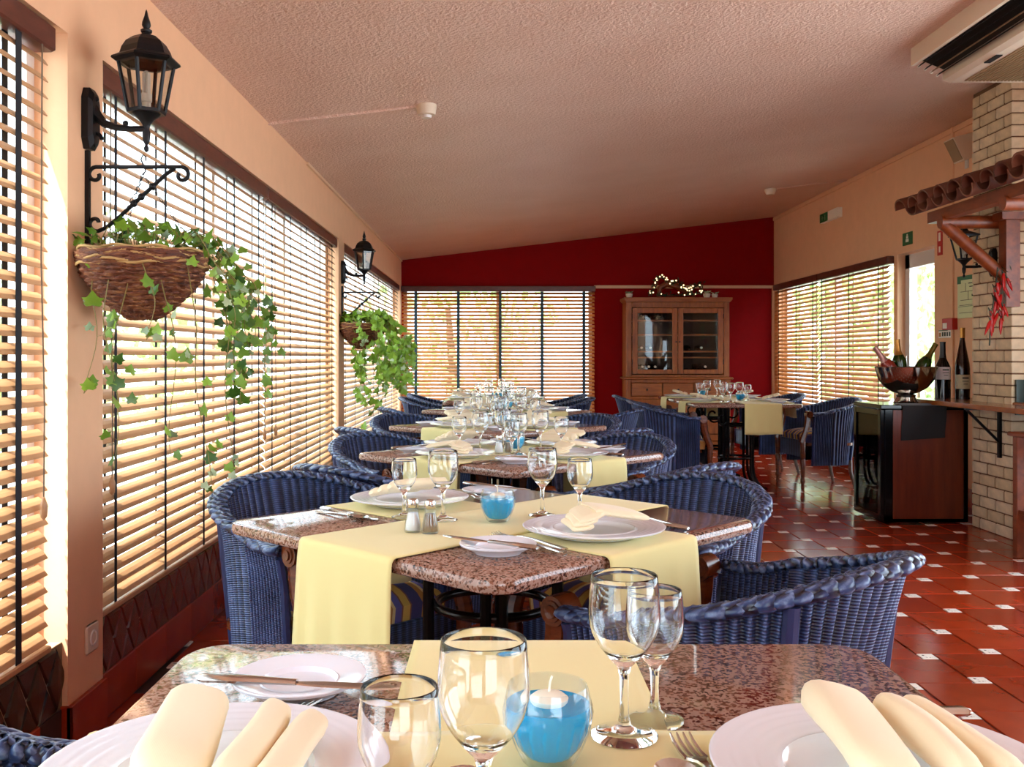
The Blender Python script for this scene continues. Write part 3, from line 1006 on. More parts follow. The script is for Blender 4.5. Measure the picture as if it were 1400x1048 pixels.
# ------------------------------------------------------------------ tables
TS, TT = .915, .75
def make_table(label, scrolls=False):
    root = thing('granite_table', label, 'table', (0, 0, 0), 0, 'granite restaurant tables')
    b = MB()
    h = TS / 2
    lay = [(h - .010, TT - .030), (h - .003, TT - .0265), (h, TT - .020), (h, TT - .010), (h - .003, TT - .0035), (h - .010, TT)]
    n = None
    for k, (hh, z) in enumerate(lay):
        pts = rrect(hh, hh, .06 - (h - hh), 7)
        nb = len(b.v); n = len(pts)
        b.v += [(x, y, z) for x, y in pts]
        if k:
            for i in range(n):
                j = (i + 1) % n
                b.f.append((nb - n + i, nb - n + j, nb + j, nb + i))
    b.f.append(tuple(n - 1 - i for i in range(n)))
    nb = len(b.v) - n
    b.f.append(tuple(nb + i for i in range(n)))
    b.obj('table_top', M['granite'], root, True)
    R = .155
    for q in range(4):
        a = PI / 4 + q * PI / 2
        d = Vector((math.cos(a), math.sin(a), 0)); s_ = Vector((-math.sin(a), math.cos(a), 0))
        for sgn in (-1, 1):
            o = s_ * (.019 * sgn)
            pts = [d * R + o + Vector((0, 0, z)) for z in (TT - .032, .6, .4, .2)]
            for k in range(1, 7):
                aa = PI / 2 * k / 6
                pts.append(d * (R + .13 * (1 - math.cos(aa))) + o * (1 + .4 * k / 6) + Vector((0, 0, .2 - .186 * math.sin(aa))))
            MB().tube(pts, .0125, 8).obj('leg', M['bronze'], root, True)
        if scrolls:
            c = []
            for k in range(26):
                th = k / 25 * 3.6 * PI / 2
                r = .075 - .05 * k / 25
                c.append(d * (R + .115 - .04) + Vector((0, 0, TT - .125)) + d * (r * math.cos(th + PI)) + Vector((0, 0, r * math.sin(th + PI))))
            MB().tube(c, .008, 7).obj('scroll_bracket', M['bronze'], root, True)
    for z, r in ((.55, .135), (.27, .15)):
        MB().tube([(r * math.cos(2 * PI * k / 36), r * math.sin(2 * PI * k / 36), z) for k in range(36)], .0115, 8, closed=True).obj('ring', M['bronze'], root, 'full')
    MB().box((-.2, -.02, TT - .042), (.2, .02, TT - .031)).box((-.02, -.2, TT - .042), (.02, .2, TT - .031)).obj('top_plate', M['bronze'], root)
    return root
R45 = PI / 4
TB = {
    'T1': ((.045, .865), 0.0, 'granite-topped table nearest to the camera', False),
    'T2': ((-.005, 2.315), R45 + .015, 'granite-topped table set cornerwise, second from the camera', False),
    'T3': ((.065, 3.95), R45, 'granite-topped table set cornerwise, third from the camera', False),
    'T4': ((.015, 5.52), R45, 'granite-topped table set cornerwise, fourth from the camera', False),
    'T5': ((.08, 7.12), R45, 'granite-topped table set cornerwise, fifth from the camera', False),
    'T6': ((.0, 8.80), 0.0, 'granite table at the end of the row, nearer of the joined pair', False),
    'T7': ((.0, 9.72), 0.0, 'granite table at the end of the row, farther of the joined pair', False),
    'R1': ((2.10, 8.42), 0.0, 'scroll-legged granite table before the cabinet, nearer of the pair', True),
    'R2': ((2.10, 9.34), 0.0, 'scroll-legged granite table before the cabinet, farther of the pair', True),
}
protoA = protoB = None
for k, (c, r, lab, scr) in TB.items():
    if scr:
        if protoB is None: protoB = make_table(lab, True); o = protoB
        else: o = dup(protoB, (0, 0, 0), 0, lab)
    else:
        if protoA is None: protoA = make_table(lab, False); o = protoA
        else: o = dup(protoA, (0, 0, 0), 0, lab)
    o.location = (c[0], c[1], 0); o.rotation_euler = (0, 0, r)

# ------------------------------------------------------------------ table runners
def runner_mesh(length, hang0, hang1, width, lift, seed=0, wav=1.0):
    """runs along local y over a table of given length; hangs at both ends; solid cloth sheet"""
    rnd = random.Random(seed)
    h = length / 2
    path = []   # (y, z, hangfactor)
    r = .012
    for k in range(10, 0, -1): path.append((-h - r * .6 - .004, TT - r - hang0 * k / 10, k / 10.0))
    for k in range(4): 
        a = PI / 2 * k / 3
        path.append((-h - r * .6 - .004 + r * (1 - math.cos(a)), TT - r + (r + lift) * math.sin(a), 0))
    for k in range(1, 20): path.append((-h + 2 * h * k / 20, TT + lift, 0))
    for k in range(4):
        a = PI / 2 * (3 - k) / 3
        path.append((h + r * .6 + .004 - r * (1 - math.cos(a)), TT - r + (r + lift) * math.sin(a), 0))
    for k in range(1, 11): path.append((h + r * .6 + .004, TT - r - hang1 * k / 10, -k / 10.0))
    NX = 22
    ph = rnd.uniform(0, 6)
    def pt(i, j, off):
        y, z, hf = path[i]
        u = -1 + 2 * j / (NX - 1)
        x = u * width / 2 * (1 + .02 * abs(hf))
        if hf:
            s_ = -1 if hf > 0 else 1
            q = abs(hf)
            y += s_ * (abs(.007 * q * wav * math.sin(u * 5 + ph)) + .004 * q * wav * math.sin(u * 11 + ph * 2) + .006 * q)
            z += .003 * math.sin(u * 3 + ph) * q
        nz = off
        # normal approx
        if hf: y += (-1 if hf > 0 else 1) * off
        else: z += nz
        return (x, y, z)
    b = MB()
    n = len(path)
    b.grid(n, NX, lambda i, j: pt(i, j, .0022), flip=True)
    b.grid(n, NX, lambda i, j: pt(i, j, 0))
    N = n * NX
    for i in range(n - 1):
        b.f.append((i * NX, (i + 1) * NX, N + (i + 1) * NX, N + i * NX))
        e = NX - 1
        b.f.append((i * NX + e, N + i * NX + e, N + (i + 1) * NX + e, (i + 1) * NX + e))
    for j in range(NX - 1):
        b.f.append((j, N + j, N + j + 1, j + 1))
        q = (n - 1) * NX
        b.f.append((q + j, q + j + 1, N + q + j + 1, N + q + j))
    return b.mesh('table_runner', M['runner'], 'full')
def runner(label, c, rot, length=TS, h0=.235, h1=.235, width=.31, lift=.0005, seed=0):
    o = link('table_runner', runner_mesh(length, h0, h1, width, lift, seed), None, (c[0], c[1], 0))
    o.rotation_euler = (0, 0, rot)
    return tag(o, label, 'table runner', 'yellow table runners')
ORD = {'T1': 'nearest table', 'T2': 'second table', 'T3': 'third table', 'T4': 'fourth table', 'T5': 'fifth table',
       'T6': 'nearer end table', 'T7': 'farther end table', 'R1': 'nearer cabinet-side table', 'R2': 'farther cabinet-side table'}
runner('pale yellow runner lengthwise on the nearest table, under the blue candle', (.034, .865), 0, width=.29, seed=1)
runner('pale yellow runner crosswise on the nearest table, between both plates', (.045, .845), PI / 2, lift=.003, width=.30, seed=2)
for k in ('T2', 'T3', 'T4', 'T5'):
    c, r, _, _ = TB[k]
    # runner from front-left to back-right: local y axis along (.7,.7) -> rot -45deg
    runner('cream runner hanging over the front window-side edge of the %s' % ORD[k], (c[0] + .022, c[1] - .022), r - PI / 2, lift=.003, seed=int(k[1]) + 3)
    runner('yellow runner hanging over the front aisle-side edge of the %s' % ORD[k], c, r, lift=.0005, seed=int(k[1]) + 11)
runner('cream runner lengthwise over the joined tables at the end of the row', (0, 9.26), 0, length=TS * 2 + .005, seed=21, lift=.003)
runner('yellow runner hanging over the near end of the tables before the cabinet', (2.21, 8.88), 0, length=TS * 2 + .005, seed=22, lift=.003)
runner('cream runner crosswise on the nearer table before the cabinet', (2.10, 8.42), PI / 2, seed=23, h0=.12, h1=.18)
runner('cream runner crosswise on the farther table before the cabinet', (2.10, 9.34), PI / 2, seed=24, h0=.12, h1=.18)
runner('cream runner crosswise on the nearer end-of-row table', (0, 8.80), PI / 2, seed=25, h0=.12, h1=.12)

# ------------------------------------------------------------------ tableware meshes
ZT = TT + .0062   # above both cloth layers
def plate_mesh(R, name, rip=False):
    # side profile: foot, underside, rim, upper face
    p = [(.0005, .002), (R * .55, .002), (R * .57, .0), (R * .60, .0), (R * .62, .003), (R * .985, .0165), (R, .0195), (R * .99, .0205)]
    ups = []
    n = 14
    for k in range(n):
        f = .985 - (.985 - .60) * k / (n - 1)
        z = .0205 - .0065 * (k / (n - 1)) ** 1.2
        if rip: z += .0006 * math.sin(k * 2.4)
        ups.append((R * f, z))
    p += ups + [(R * .575, .0150), (R * .555, .0118), (R * .53, .0095), (R * .4, .0085), (.0005, .008)]
    return MB().lathe(p, 64).mesh(name, M['china'], True)
ME = {}
ME['plate'] = plate_mesh(.155, 'dinner_plate', True)
ME['bread'] = plate_mesh(.0775, 'bread_plate')
def glass_mesh(h, rr, rb, foot):
    """h height, rr rim radius, rb bowl max radius, foot radius; one closed glass skin"""
    bb = h * .46      # bowl bottom
    out = [(.0005, 0), (foot, 0), (foot, .0016), (foot * .8, .0032), (foot * .4, .0065), (.0068, .012), (.0048, .022), (.0042, bb * .55), (.0048, bb * .82), (.008, bb * .95)]
    N = 12
    bowl = []
    for k in range(N + 1):
        t_ = k / N
        z = bb + (h - bb) * t_
        if t_ < .55: r = rb * math.sin(PI / 2 * min(1, (t_ + .045) / .595)) ** .62
        else: r = rb + (rr - rb) * ((t_ - .55) / .45) ** 1.6
        bowl.append((r, z))
    bowl[0] = (max(.012, bowl[0][0]), bb)
    wall = .0012
    inner = [(max(.0005, r - wall), z + (0 if k else .004)) for k, (r, z) in enumerate(bowl)]
    inner = inner[1:]
    prof = out + bowl + [(rr - wall * .5, h + .0006)] + list(reversed(inner)) + [(.0005, bb + .006)]
    return MB().lathe(prof, 36).mesh('wine_glass', M['glass'], 'full')
ME['glassL'] = glass_mesh(.163, .0335, .0365, .034)
ME['glassS'] = glass_mesh(.140, .0285, .0312, .031)

def strip(b, pts, widths, th):
    """flat bar along pts (x,z path along y)"""
    n0 = len(b.v)
    for (y, z), wd in zip(pts, widths):
        b.v += [(-wd / 2, y, z), (wd / 2, y, z), (wd / 2 * .8, y, z + th), (-wd / 2 * .8, y, z + th)]
    for k in range(len(pts) - 1):
        for i in range(4):
            j = (i + 1) % 4
            b.f.append((n0 + k * 4 + i, n0 + k * 4 + j, n0 + k * 4 + 4 + j, n0 + k * 4 + 4 + i))
    b.f.append((n0 + 3, n0 + 2, n0 + 1, n0)); e = n0 + (len(pts) - 1) * 4
    b.f.append((e, e + 1, e + 2, e + 3))
def fork_mesh():
    b = MB()
    strip(b, [(-.10, .001), (-.092, .0015), (-.06, .004), (-.01, .009), (.02, .010), (.035, .0085), (.047, .006), (.052, .005)],
          [.011, .016, .013, .007, .0065, .011, .022, .0235], .0022)
    for k in range(4):
        x = (k - 1.5) * .0065
        n0 = len(b.v)
        strip(b, [(.051, .005), (.07, .0035), (.09, .0055), (.102, .009)], [.0042, .0036, .0032, .0016], .002)
        b.v[n0:] = [(p[0] + x, p[1], p[2]) for p in b.v[n0:]]
    return b.mesh('fork', M['steel'], True)
def knife_mesh():
    b = MB()
    b.tube([(0, -.115, .005), (0, -.108, .0055), (0, -.06, .0055), (0, -.015, .005), (0, 0, .0045)], [.005, .0085, .0075, .006, .0055], 8, flat=(1.15, .6), up=(0, 0, 1))
    strip(b, [(-.002, .003), (.03, .003), (.08, .003), (.105, .003), (.118, .003)], [.008, .017, .018, .014, .003], .0016)
    return b.mesh('knife', M['steel'], True)
def spoon_mesh():
    b = MB()
    strip(b, [(-.10, .001), (-.09, .0015), (-.05, .004), (.0, .009), (.035, .009), (.045, .008)], [.011, .015, .011, .006, .006, .010], .0022)
    n = 10
    b.grid(n, 16, lambda i, j: ((.021 * (i / (n - 1)) ** .7) * math.cos(2 * PI * j / 16), .07 + (.032 * (i / (n - 1)) ** .7) * math.sin(2 * PI * j / 16), .0015 + .0085 * (i / (n - 1)) ** 1.6), closed_v=True)
    b.grid(n, 16, lambda i, j: ((.021 * (i / (n - 1)) ** .7) * math.cos(2 * PI * j / 16), .07 + (.032 * (i / (n - 1)) ** .7) * math.sin(2 * PI * j / 16), .0003 + .0085 * (i / (n - 1)) ** 1.6), closed_v=True, flip=True)
    return b.mesh('spoon', M['steel'], True)
ME['fork'], ME['knife'], ME['spoon'] = fork_mesh(), knife_mesh(), spoon_mesh()

def fold_mesh(L, wd, th, seed, rn=.26):
    """one flattened, rounded fold of cloth running along local y"""
    rnd = random.Random(seed)
    b = MB()
    NL, NP = 15, 16
    ph = rnd.uniform(0, 6)
    def pt(i, j):
        t_ = i / (NL - 1)
        y = -L / 2 + L * t_
        a = 2 * PI * j / NP
        e = 1 - (max(0, abs(t_ - .5) * 2 - 1 + rn) / rn) ** 2 * .7
        ca, sa = math.cos(a), math.sin(a)
        x = wd / 2 * math.copysign(abs(ca) ** .7, ca) * (1 - .12 * t_) * (e ** .7)
        z = th / 2 * math.copysign(abs(sa) ** .8, sa) * e * (1 + .12 * math.sin(ph + 5 * t_)) + th / 2
        x += .003 * math.sin(ph + 4 * t_)
        return (x, y, z + .004 * math.sin(PI * t_))
    b.grid(NL, NP, pt, closed_v=True)
    b.f.append(tuple(range(NP))); b.f.append(tuple((NL - 1) * NP + NP - 1 - j for j in range(NP)))
    return b.mesh('fold', M['napkin'], True)
FOLD = [fold_mesh(.195, .066, .034, 1), fold_mesh(.18, .036, .032, 2), fold_mesh(.165, .034, .030, 3)]
BOOK = [fold_mesh(.125, .125, .014, 4, .06), fold_mesh(.13, .060, .016, 5, .08), fold_mesh(.125, .055, .016, 6, .08), fold_mesh(.12, .05, .014, 7, .08)]
ROLL = [fold_mesh(.18, .052, .024, 8, .08), fold_mesh(.175, .046, .024, 9, .08), fold_mesh(.165, .046, .022, 10, .08)]
def book_napkin(label, loc, rot, flip=1):
    """flat folded panel with fanned pleats along one edge"""
    root = thing('napkin', label, 'napkin', loc, rot, 'folded cream napkins')
    spec = [(.022, 0.0, .026, .16, 0), (-.036, .0, .022, -.30, .02), (-.048, .002, .011, -.22, .05), (-.058, .004, .0, -.12, .08)]
    for (x, y, z, ty, rz), me in zip(spec, BOOK):
        o = link('fold', me, root, (x * flip, y, z))
        o.rotation_euler = (0, ty * flip, rz * -flip)
    return root
def napkin(label, loc, rot, flip=1, roll=False):
    root = thing('napkin', label, 'napkin', loc, rot, 'folded cream napkins')
    spec = [(-.030, 0.0, .010, .26, -.10), (.030, -.006, .004, .5, .03), (.064, -.016, .0, .6, .14)]
    if roll: spec = [(-.044, 0, .022, .30, -.04), (.002, -.004, .010, .34, .02), (.045, -.01, .0, .36, .07)]
    for (x, y, z, ty, rz), me in zip(spec, ROLL if roll else FOLD):
        o = link('fold', me, root, (x * flip, y, z))
        o.rotation_euler = (0, ty * .9 * flip, rz * -flip)
    return root

def put(name, key, label, cat, loc, rot=0, group=None):
    o = link(name, ME[key], None, loc)
    o.rotation_euler = (0, 0, rot) if not isinstance(rot, tuple) else rot
    return tag(o, label, cat, group)

def setting(tk, d, seat, glasses=True, cut=True, nap_flip=1, nap_rot=0.0, a_pl=.31, bread=True, book=False):
    c = TB[tk][0]
    d = Vector((d[0], d[1])).normalized()
    lf = Vector((d.y, -d.x))     # diner looks along -d; left = rot90(-d) = (d.y,-d.x)
    on = ORD[tk]
    def P(a, b): return c[0] + d.x * a + lf.x * b, c[1] + d.y * a + lf.y * b
    ang = math.atan2(d.x, -d.y)   # local +y -> -d
    pl = P(a_pl, 0)
    put('dinner_plate', 'plate', 'white dinner plate at the %s seat of the %s' % (seat, on), 'plate', (pl[0], pl[1], ZT), random.uniform(0, 6), 'white dinner plates')
    nl = 'folded cream napkin on the plate at the %s seat, %s' % (seat, on)
    if book: book_napkin(nl, (pl[0] + .02 * nap_flip, pl[1], ZT + .016), nap_rot, nap_flip)
    else: napkin(nl, (pl[0], pl[1], ZT + .021), ang + PI / 2 + nap_rot, nap_flip, tk != 'T1')
    if bread:
        bp = P(.285, .27)
        put('bread_plate', 'bread', 'small white bread plate at the %s seat, %s' % (seat, on), 'plate', (bp[0], bp[1], ZT - .005), 0, 'bread plates')
    if glasses:
        for key, a, b_, nm in (('glassL', .065, -.105, 'large'), ('glassS', .150, -.150, 'small')):
            g = P(a + random.uniform(-.008, .008), b_ + random.uniform(-.008, .008))
            put('wine_glass', key, '%s clear wine glass at the %s seat of the %s' % (nm, seat, on), 'glass', (g[0], g[1], ZT), random.uniform(0, 6), nm + ' wine glasses')
    if cut:
        k = P(.30, -.205)
        put('knife', 'knife', 'steel table knife at the %s seat, %s' % (seat, on), 'knife', (k[0], k[1], TT + .001), ang, 'table knives')
        k = P(.29, -.235)
        put('spoon', 'spoon', 'steel spoon beside the knife at the %s seat, %s' % (seat, on), 'spoon', (k[0], k[1], TT + .001), ang, 'spoons')
        for q, bb in (('inner', .172), ('outer', .200)):
            k = P(.30 - (.02 if q == 'inner' else 0), bb)
            put('fork', 'fork', '%s steel fork at the %s seat, %s' % (q, seat, on), 'fork', (k[0], k[1], ZT), ang, 'forks')
        if bread:
            k = P(.285, .295)
            put('butter_knife', 'knife', 'steel butter knife on the bread plate, %s seat, %s' % (seat, on), 'knife', (k[0], k[1], ZT + .016), ang + .15, 'butter knives')
random.seed(11)
# nearest table is placed piece by piece
setting('T1', (-1, 0), 'left', glasses=False, cut=False, bread=False, nap_flip=1, a_pl=.297)
setting('T1', (1, 0), 'right', glasses=False, cut=False, bread=False, nap_flip=-1, a_pl=.305)
put('bread_plate', 'bread', 'small white bread plate on bare granite at the left of the nearest table', 'plate', (-.228, 1.125, TT + .001), 0, 'bread plates')
put('butter_knife', 'knife', 'steel butter knife across the bread plate on the nearest table', 'knife', (-.222, 1.08, TT + .022), (0, 0, -1.70), 'butter knives')
put('fork', 'fork', 'steel fork showing its tines between bread plate and left dinner plate, nearest table', 'fork', (-.255, 1.01, TT + .001), (0, 0, -.6), 'forks')
put('knife', 'knife', 'steel table knife behind the right dinner plate on the nearest table', 'knife', (.40, 1.045, TT + .001), (0, 0, PI / 2 + .02), 'table knives')
put('spoon', 'spoon', 'steel spoon beside the small front glass on the nearest table', 'spoon', (-.058, .79, ZT), (0, 0, -.35), 'spoons')
put('spoon', 'spoon', 'steel dessert spoon beside the fork, right half of nearest table', 'spoon', (.168, .80, ZT), (0, 0, .05), 'spoons')
put('fork', 'fork', 'steel fork pointing away beside the right dinner plate, nearest table', 'fork', (.196, .86, ZT), (0, 0, .12), 'forks')
put('wine_glass', 'glassL', 'large clear wine glass in front of the blue candle at the nearest table', 'glass', (-.009, .757, ZT), 0, 'large wine glasses')
put('wine_glass', 'glassS', 'small clear wine glass cut by the bottom picture edge, nearest table', 'glass', (-.071, .715, ZT), 0, 'small wine glasses')
put('wine_glass', 'glassL', 'large clear wine glass behind the blue candle at right, nearest table', 'glass', (.131, .98, ZT), 0, 'large wine glasses')
put('wine_glass', 'glassS', 'small clear wine glass behind the taller one, right of nearest table', 'glass', (.171, 1.035, TT + .001), 0, 'small wine glasses')

FR, BL, FL_, BR_ = (1, -1), (-1, 1), (-1, -1), (1, 1)
setting('T2', FR, 'front aisle-side', nap_rot=.22, book=True)
setting('T2', BL, 'back window-side', nap_rot=-.1, nap_flip=-1)
for tk in ('T3', 'T4', 'T5'):
    for d, nm in ((FR, 'front aisle-side'), (BL, 'back window-side'), (FL_, 'front window-side'), (BR_, 'back aisle-side')):
        bk = d in (FR, FL_)
        setting(tk, d, nm, cut=(tk == 'T3'), nap_rot=random.uniform(-.3, .3), nap_flip=(1 if d == FR else -1) if bk else random.choice((-1, 1)), book=bk)
for tk in ('T6', 'T7', 'R1', 'R2'):
    for d, nm in (((-1, 0), 'left'), ((1, 0), 'right')):
        setting(tk, d, nm, cut=False, nap_rot=random.uniform(-.4, .4))

# candle bowls
def make_candle(label):
    root = thing('candle_bowl', label, 'candle holder', (0, 0, 0), 0, 'blue candle bowls')
    def wob(a, j): return 1 + (.035 * math.cos(18 * a) if 1 < j < 6 else 0)
    prof = [(.0005, 0), (.022, 0), (.0255, .004), (.0325, .018), (.0385, .034), (.041, .048), (.0400, .060), (.0370, .072), (.0360, .0745), (.0350, .0735),
            (.0384, .060), (.0395, .048), (.037, .034), (.0305, .018), (.022, .008), (.0005, .007)]
    MB().lathe(prof, 54, wob=wob).obj('glass_bowl', M['thin_glass'], root, True)
    MB().lathe([(.0005, .0075), (.0215, .0085), (.0300, .0185), (.0366, .034), (.0391, .048), (.0387, .056), (.0005, .0565)], 54, wob=lambda a, j: 1 + (.03 * math.cos(18 * a) if 0 < j < 4 else 0)).obj('blue_water', M['blue_gel'], root, True)
    cd = MB().lathe([(.0005, .049), (.012, .051), (.018, .0585), (.0185, .0615), (.014, .065), (.005, .0675), (.0005, .0675)], 24).obj('floating_candle', M['wax'], root, True)
    MB().tube([(0, 0, .066), (.001, 0, .076), (.003, 0, .082)], .0011, 6).obj('wick', M['wax'], cd)
    return root
cn0 = make_candle('blue water candle bowl on the nearest table')
cn0.location = (.051, .915, ZT)
for p, lab in (((.006, 2.26), 'blue water candle bowl in the middle of the second table'), ((.082, 3.98), 'blue water candle bowl in the middle of the third table'),
               ((.03, 5.50), 'blue water candle bowl in the middle of the fourth table'), ((.09, 7.1), 'blue water candle bowl in the middle of the fifth table'),
               ((.04, 8.9), 'blue water candle bowl on the end-of-row tables'),
               ((2.17, 8.55), 'blue water candle bowl on the nearer table before the cabinet'), ((2.02, 9.45), 'blue water candle bowl on the farther table before the cabinet')):
    dup(cn0, (p[0], p[1], ZT), random.uniform(0, 6), lab)

def make_shaker(label, fill):
    root = thing('shaker', label, 'shaker', (0, 0, 0), 0, 'salt and pepper shakers')
    MB().lathe([(.0005, 0), (.018, 0), (.0195, .003), (.0175, .02), (.0125, .045), (.0115, .056), (.0105, .056), (.0112, .044), (.0160, .02), (.0172, .004), (.0005, .003)], 24).obj('glass_body', M['thin_glass'], root, 'full')
    MB().lathe([(.0005, .0035), (.0166, .0045), (.0155, .02), (.0110, .042), (.0005, .043)], 20).obj('contents', M[fill], root, True)
    MB().lathe([(.0122, .054), (.0128, .055), (.0128, .067), (.0115, .071), (.006, .0735), (.0005, .074)], 20).obj('cap', M['chrome'], root, True)
    return root
s1 = make_shaker('glass salt shaker with chrome cap on the second table', 'salt'); s1.location = (-.181, 2.125, ZT)
s2 = make_shaker('glass pepper shaker with chrome cap beside the salt on the second table', 'pepper'); s2.location = (-.142, 2.11, ZT)
for p, l1, l2 in (((.015, 3.86), 'glass salt shaker on the third table', 'glass pepper shaker on the third table'), ((-.03, 5.45), 'glass salt shaker on the fourth table', 'glass pepper shaker on the fourth table')):
    dup(s1, (p[0], p[1], ZT), 0, l1); dup(s2, (p[0] + .04, p[1] + .02, ZT), 0, l2)

# ------------------------------------------------------------------ lanterns
def hexp(r, z, n=6, off=0.0): return [(r * math.cos(2 * PI * (k + off) / n), r * math.sin(2 * PI * (k + off) / n), z) for k in range(n)]
def make_lantern(label, sides=6, arm_len=.18, dome=True):
    """local: wall plane x=0, arm along +x, origin at foot of the back plate"""
    root = thing('wall_lantern', label, 'lantern', (0, 0, 0), 0, 'wall lanterns')
    # back plate: bevelled elongated octagon
    pl = MB()
    oc = [(-.032, -.06), (-.018, -.09), (.018, -.09), (.032, -.06), (.032, .06), (.018, .09), (-.018, .09), (-.032, .06)]
    n = 8
    for s_, x in ((1, 0), (1, .02), (.8, .032)):
        pl.v += [(x, p[0] * s_, p[1] * s_ + .09) for p in oc]
    for k in range(2):
        for i in range(n):
            j = (i + 1) % n
            pl.f.append((k * n + i, k * n + j, k * n + n + j, k * n + n + i))
    pl.f.append(tuple(2 * n + i for i in range(n)))
    pl.obj('back_plate', M['iron'], root)
    ar = MB()
    ar.tube([(.02, 0, .125), (.035, 0, .10), (.055, 0, .078), (.09, 0, .066), (.13, 0, .062), (arm_len, 0, .062)], [.016, .015, .012, .010, .009, .009], 8)
    c = [(.03 + .018 * math.cos(t_), 0, .03 + .018 * math.sin(t_)) for t_ in [k / 10 * 1.5 * PI for k in range(11)]]
    ar.tube(c, .006, 6)
    ar.ball((.118, 0, .078), .009); ar.ball((.032, 0, .15), .008)
    ar.obj('arm', M['iron'], root, True)
    cx = arm_len
    # socket and drop finial
    so = MB().lathe([(.0005, -.008), (.006, -.004), (.008, .004), (.004, .014), (.010, .026), (.012, .05), (.008, .062), (.012, .075), (.022, .088), (.042, .105), (.0005, .106)], 14, TR(cx, 0, 0))
    so.obj('socket', M['iron'], root, True)
    zb, zt_ = .112, .262
    rb, rt = (.052, .080) if dome else (.045, .085)
    off = .5 if sides == 6 else .5
    base = MB()
    base.lathe([(.0005, zb - .006), (rb + .004, zb - .006), (rb + .006, zb + .004), (.0005, zb + .004)], sides, TR(cx, 0, 0) @ RZ(PI / sides))
    base.obj('lantern_base', M['iron'], root)
    for k in range(sides):
        a = 2 * PI * (k + .5) / sides; a2 = 2 * PI * (k + 1.5) / sides
        p0 = Vector((cx + rb * math.cos(a), rb * math.sin(a), zb)); p1 = Vector((cx + rt * math.cos(a), rt * math.sin(a), zt_))
        MB().tube([p0, p1], .0062, 6).obj('corner_bar', M['iron'], root, True)
        q0 = Vector((cx + rb * math.cos(a2), rb * math.sin(a2), zb)); q1 = Vector((cx + rt * math.cos(a2), rt * math.sin(a2), zt_))
        g = MB(); cc = Vector((cx, 0, 0))
        ins = lambda p: (p[0], p[1], p[2])
        nrm = ((p0 + q0) / 2 - Vector((cx, 0, zb))).normalized() * .0015
        g.v = [tuple(p0 - nrm), tuple(q0 - nrm), tuple(q1 - nrm), tuple(p1 - nrm), tuple(p0 + nrm), tuple(q0 + nrm), tuple(q1 + nrm), tuple(p1 + nrm)]
        g.f = [(3, 2, 1, 0), (4, 5, 6, 7), (0, 1, 5, 4), (1, 2, 6, 5), (2, 3, 7, 6), (3, 0, 4, 7)]
        g.obj('pane', M['glass_pane'], root)
    rf = MB()
    if dome:
        pr_ = [(rt - .01, zt_ - .012), (rt + .006, zt_ - .010), (rt + .020, zt_ - .002), (rt + .018, zt_ + .004), (rt - .004, zt_ + .016), (rt - .010, zt_ + .035), (rt - .022, zt_ + .055), (rt - .042, zt_ + .070), (.014, zt_ + .079), (.012, zt_ + .09), (.0005, zt_ + .09)]
        rf.lathe(pr_, sides, TR(cx, 0, 0) @ RZ(PI / sides))
    else:
        rf.lathe([(rt - .01, zt_ - .008), (rt + .015, zt_ - .004), (rt + .015, zt_ + .004), (.03, zt_ + .03), (.02, zt_ + .045), (.0005, zt_ + .05)], sides, TR(cx, 0, 0) @ RZ(PI / sides))
    rf.obj('roof', M['iron'], root)
    zz = zt_ + (.086 if dome else .045)
    MB().lathe([(.0005, zz), (.016, zz), (.017, zz + .006), (.008, zz + .011), (.013, zz + .020), (.012, zz + .030), (.006, zz + .048), (.003, zz + .062), (.0005, zz + .068)], 12, TR(cx, 0, 0)).obj('finial', M['iron'], root, True)
    bu = MB()
    bu.lathe([(.0005, .112), (.012, .112), (.012, .14), (.016, .142), (.016, .165), (.0005, .167)], 14, TR(cx, 0, 0))
    for sx, sy in ((.006, .006), (-.006, .006), (.006, -.006), (-.006, -.006)):
        bu.tube([(cx + sx, sy, .165), (cx + sx, sy, .225), (cx, 0, .232)], .0045, 6)
    bu.obj('bulb', M['bulb'], root, True)
    return root
def bracket(label, loc, group='hanging basket brackets'):
    root = thing('plant_bracket', label, 'bracket', loc, 0, group)
    b = MB(); r = .0062
    MB().box((0, -.008, -.275), (.012, .008, 0)).obj('wall_bar', M['iron'], root)
    def spiral(cx, cz, r0, a0, turns, sgn, n=16):
        return [(cx + (r0 * (1 - .62 * k / n)) * math.cos(a0 + sgn * turns * 2 * PI * k / n), 0, cz + (r0 * (1 - .62 * k / n)) * math.sin(a0 + sgn * turns * 2 * PI * k / n)) for k in range(n + 1)]
    pts = list(reversed(spiral(.03, -.072, .024, PI / 2, .8, 1))) + [(.10, 0, -.048), (.27, 0, -.048)] + spiral(.285, -.072, .024, PI / 2, .85, -1)
    MB().tube(pts, r, 7).obj('top_rail', M['iron'], root, True)
    pts = list(reversed(spiral(.03, -.215, .024, -PI / 2 + .3, .75, -1))) + [(.06, 0, -.228), (.09, 0, -.205), (.24, 0, -.068), (.265, 0, -.052)]
    MB().tube(pts, r, 7).obj('brace', M['iron'], root, True)
    kn = MB()
    for t_ in (.35, .5, .72): kn.ball((.09 + .15 * t_, 0, -.205 + .137 * t_), .011, 8, 6)
    kn.obj('knots', M['iron'], root, True)
    return root
lan = make_lantern('black iron carriage lantern on the nearest pier')
lan.location = (XL, 2.865, 1.755)
bracket('black scrolled iron bracket below the near lantern', (XL, 2.865, 1.752))
l2 = dup(lan, (XL, 7.63, 1.72), 0, 'black iron carriage lantern on the second pier')
bracket('black scrolled iron bracket below the far lantern', (XL, 7.63, 1.70))

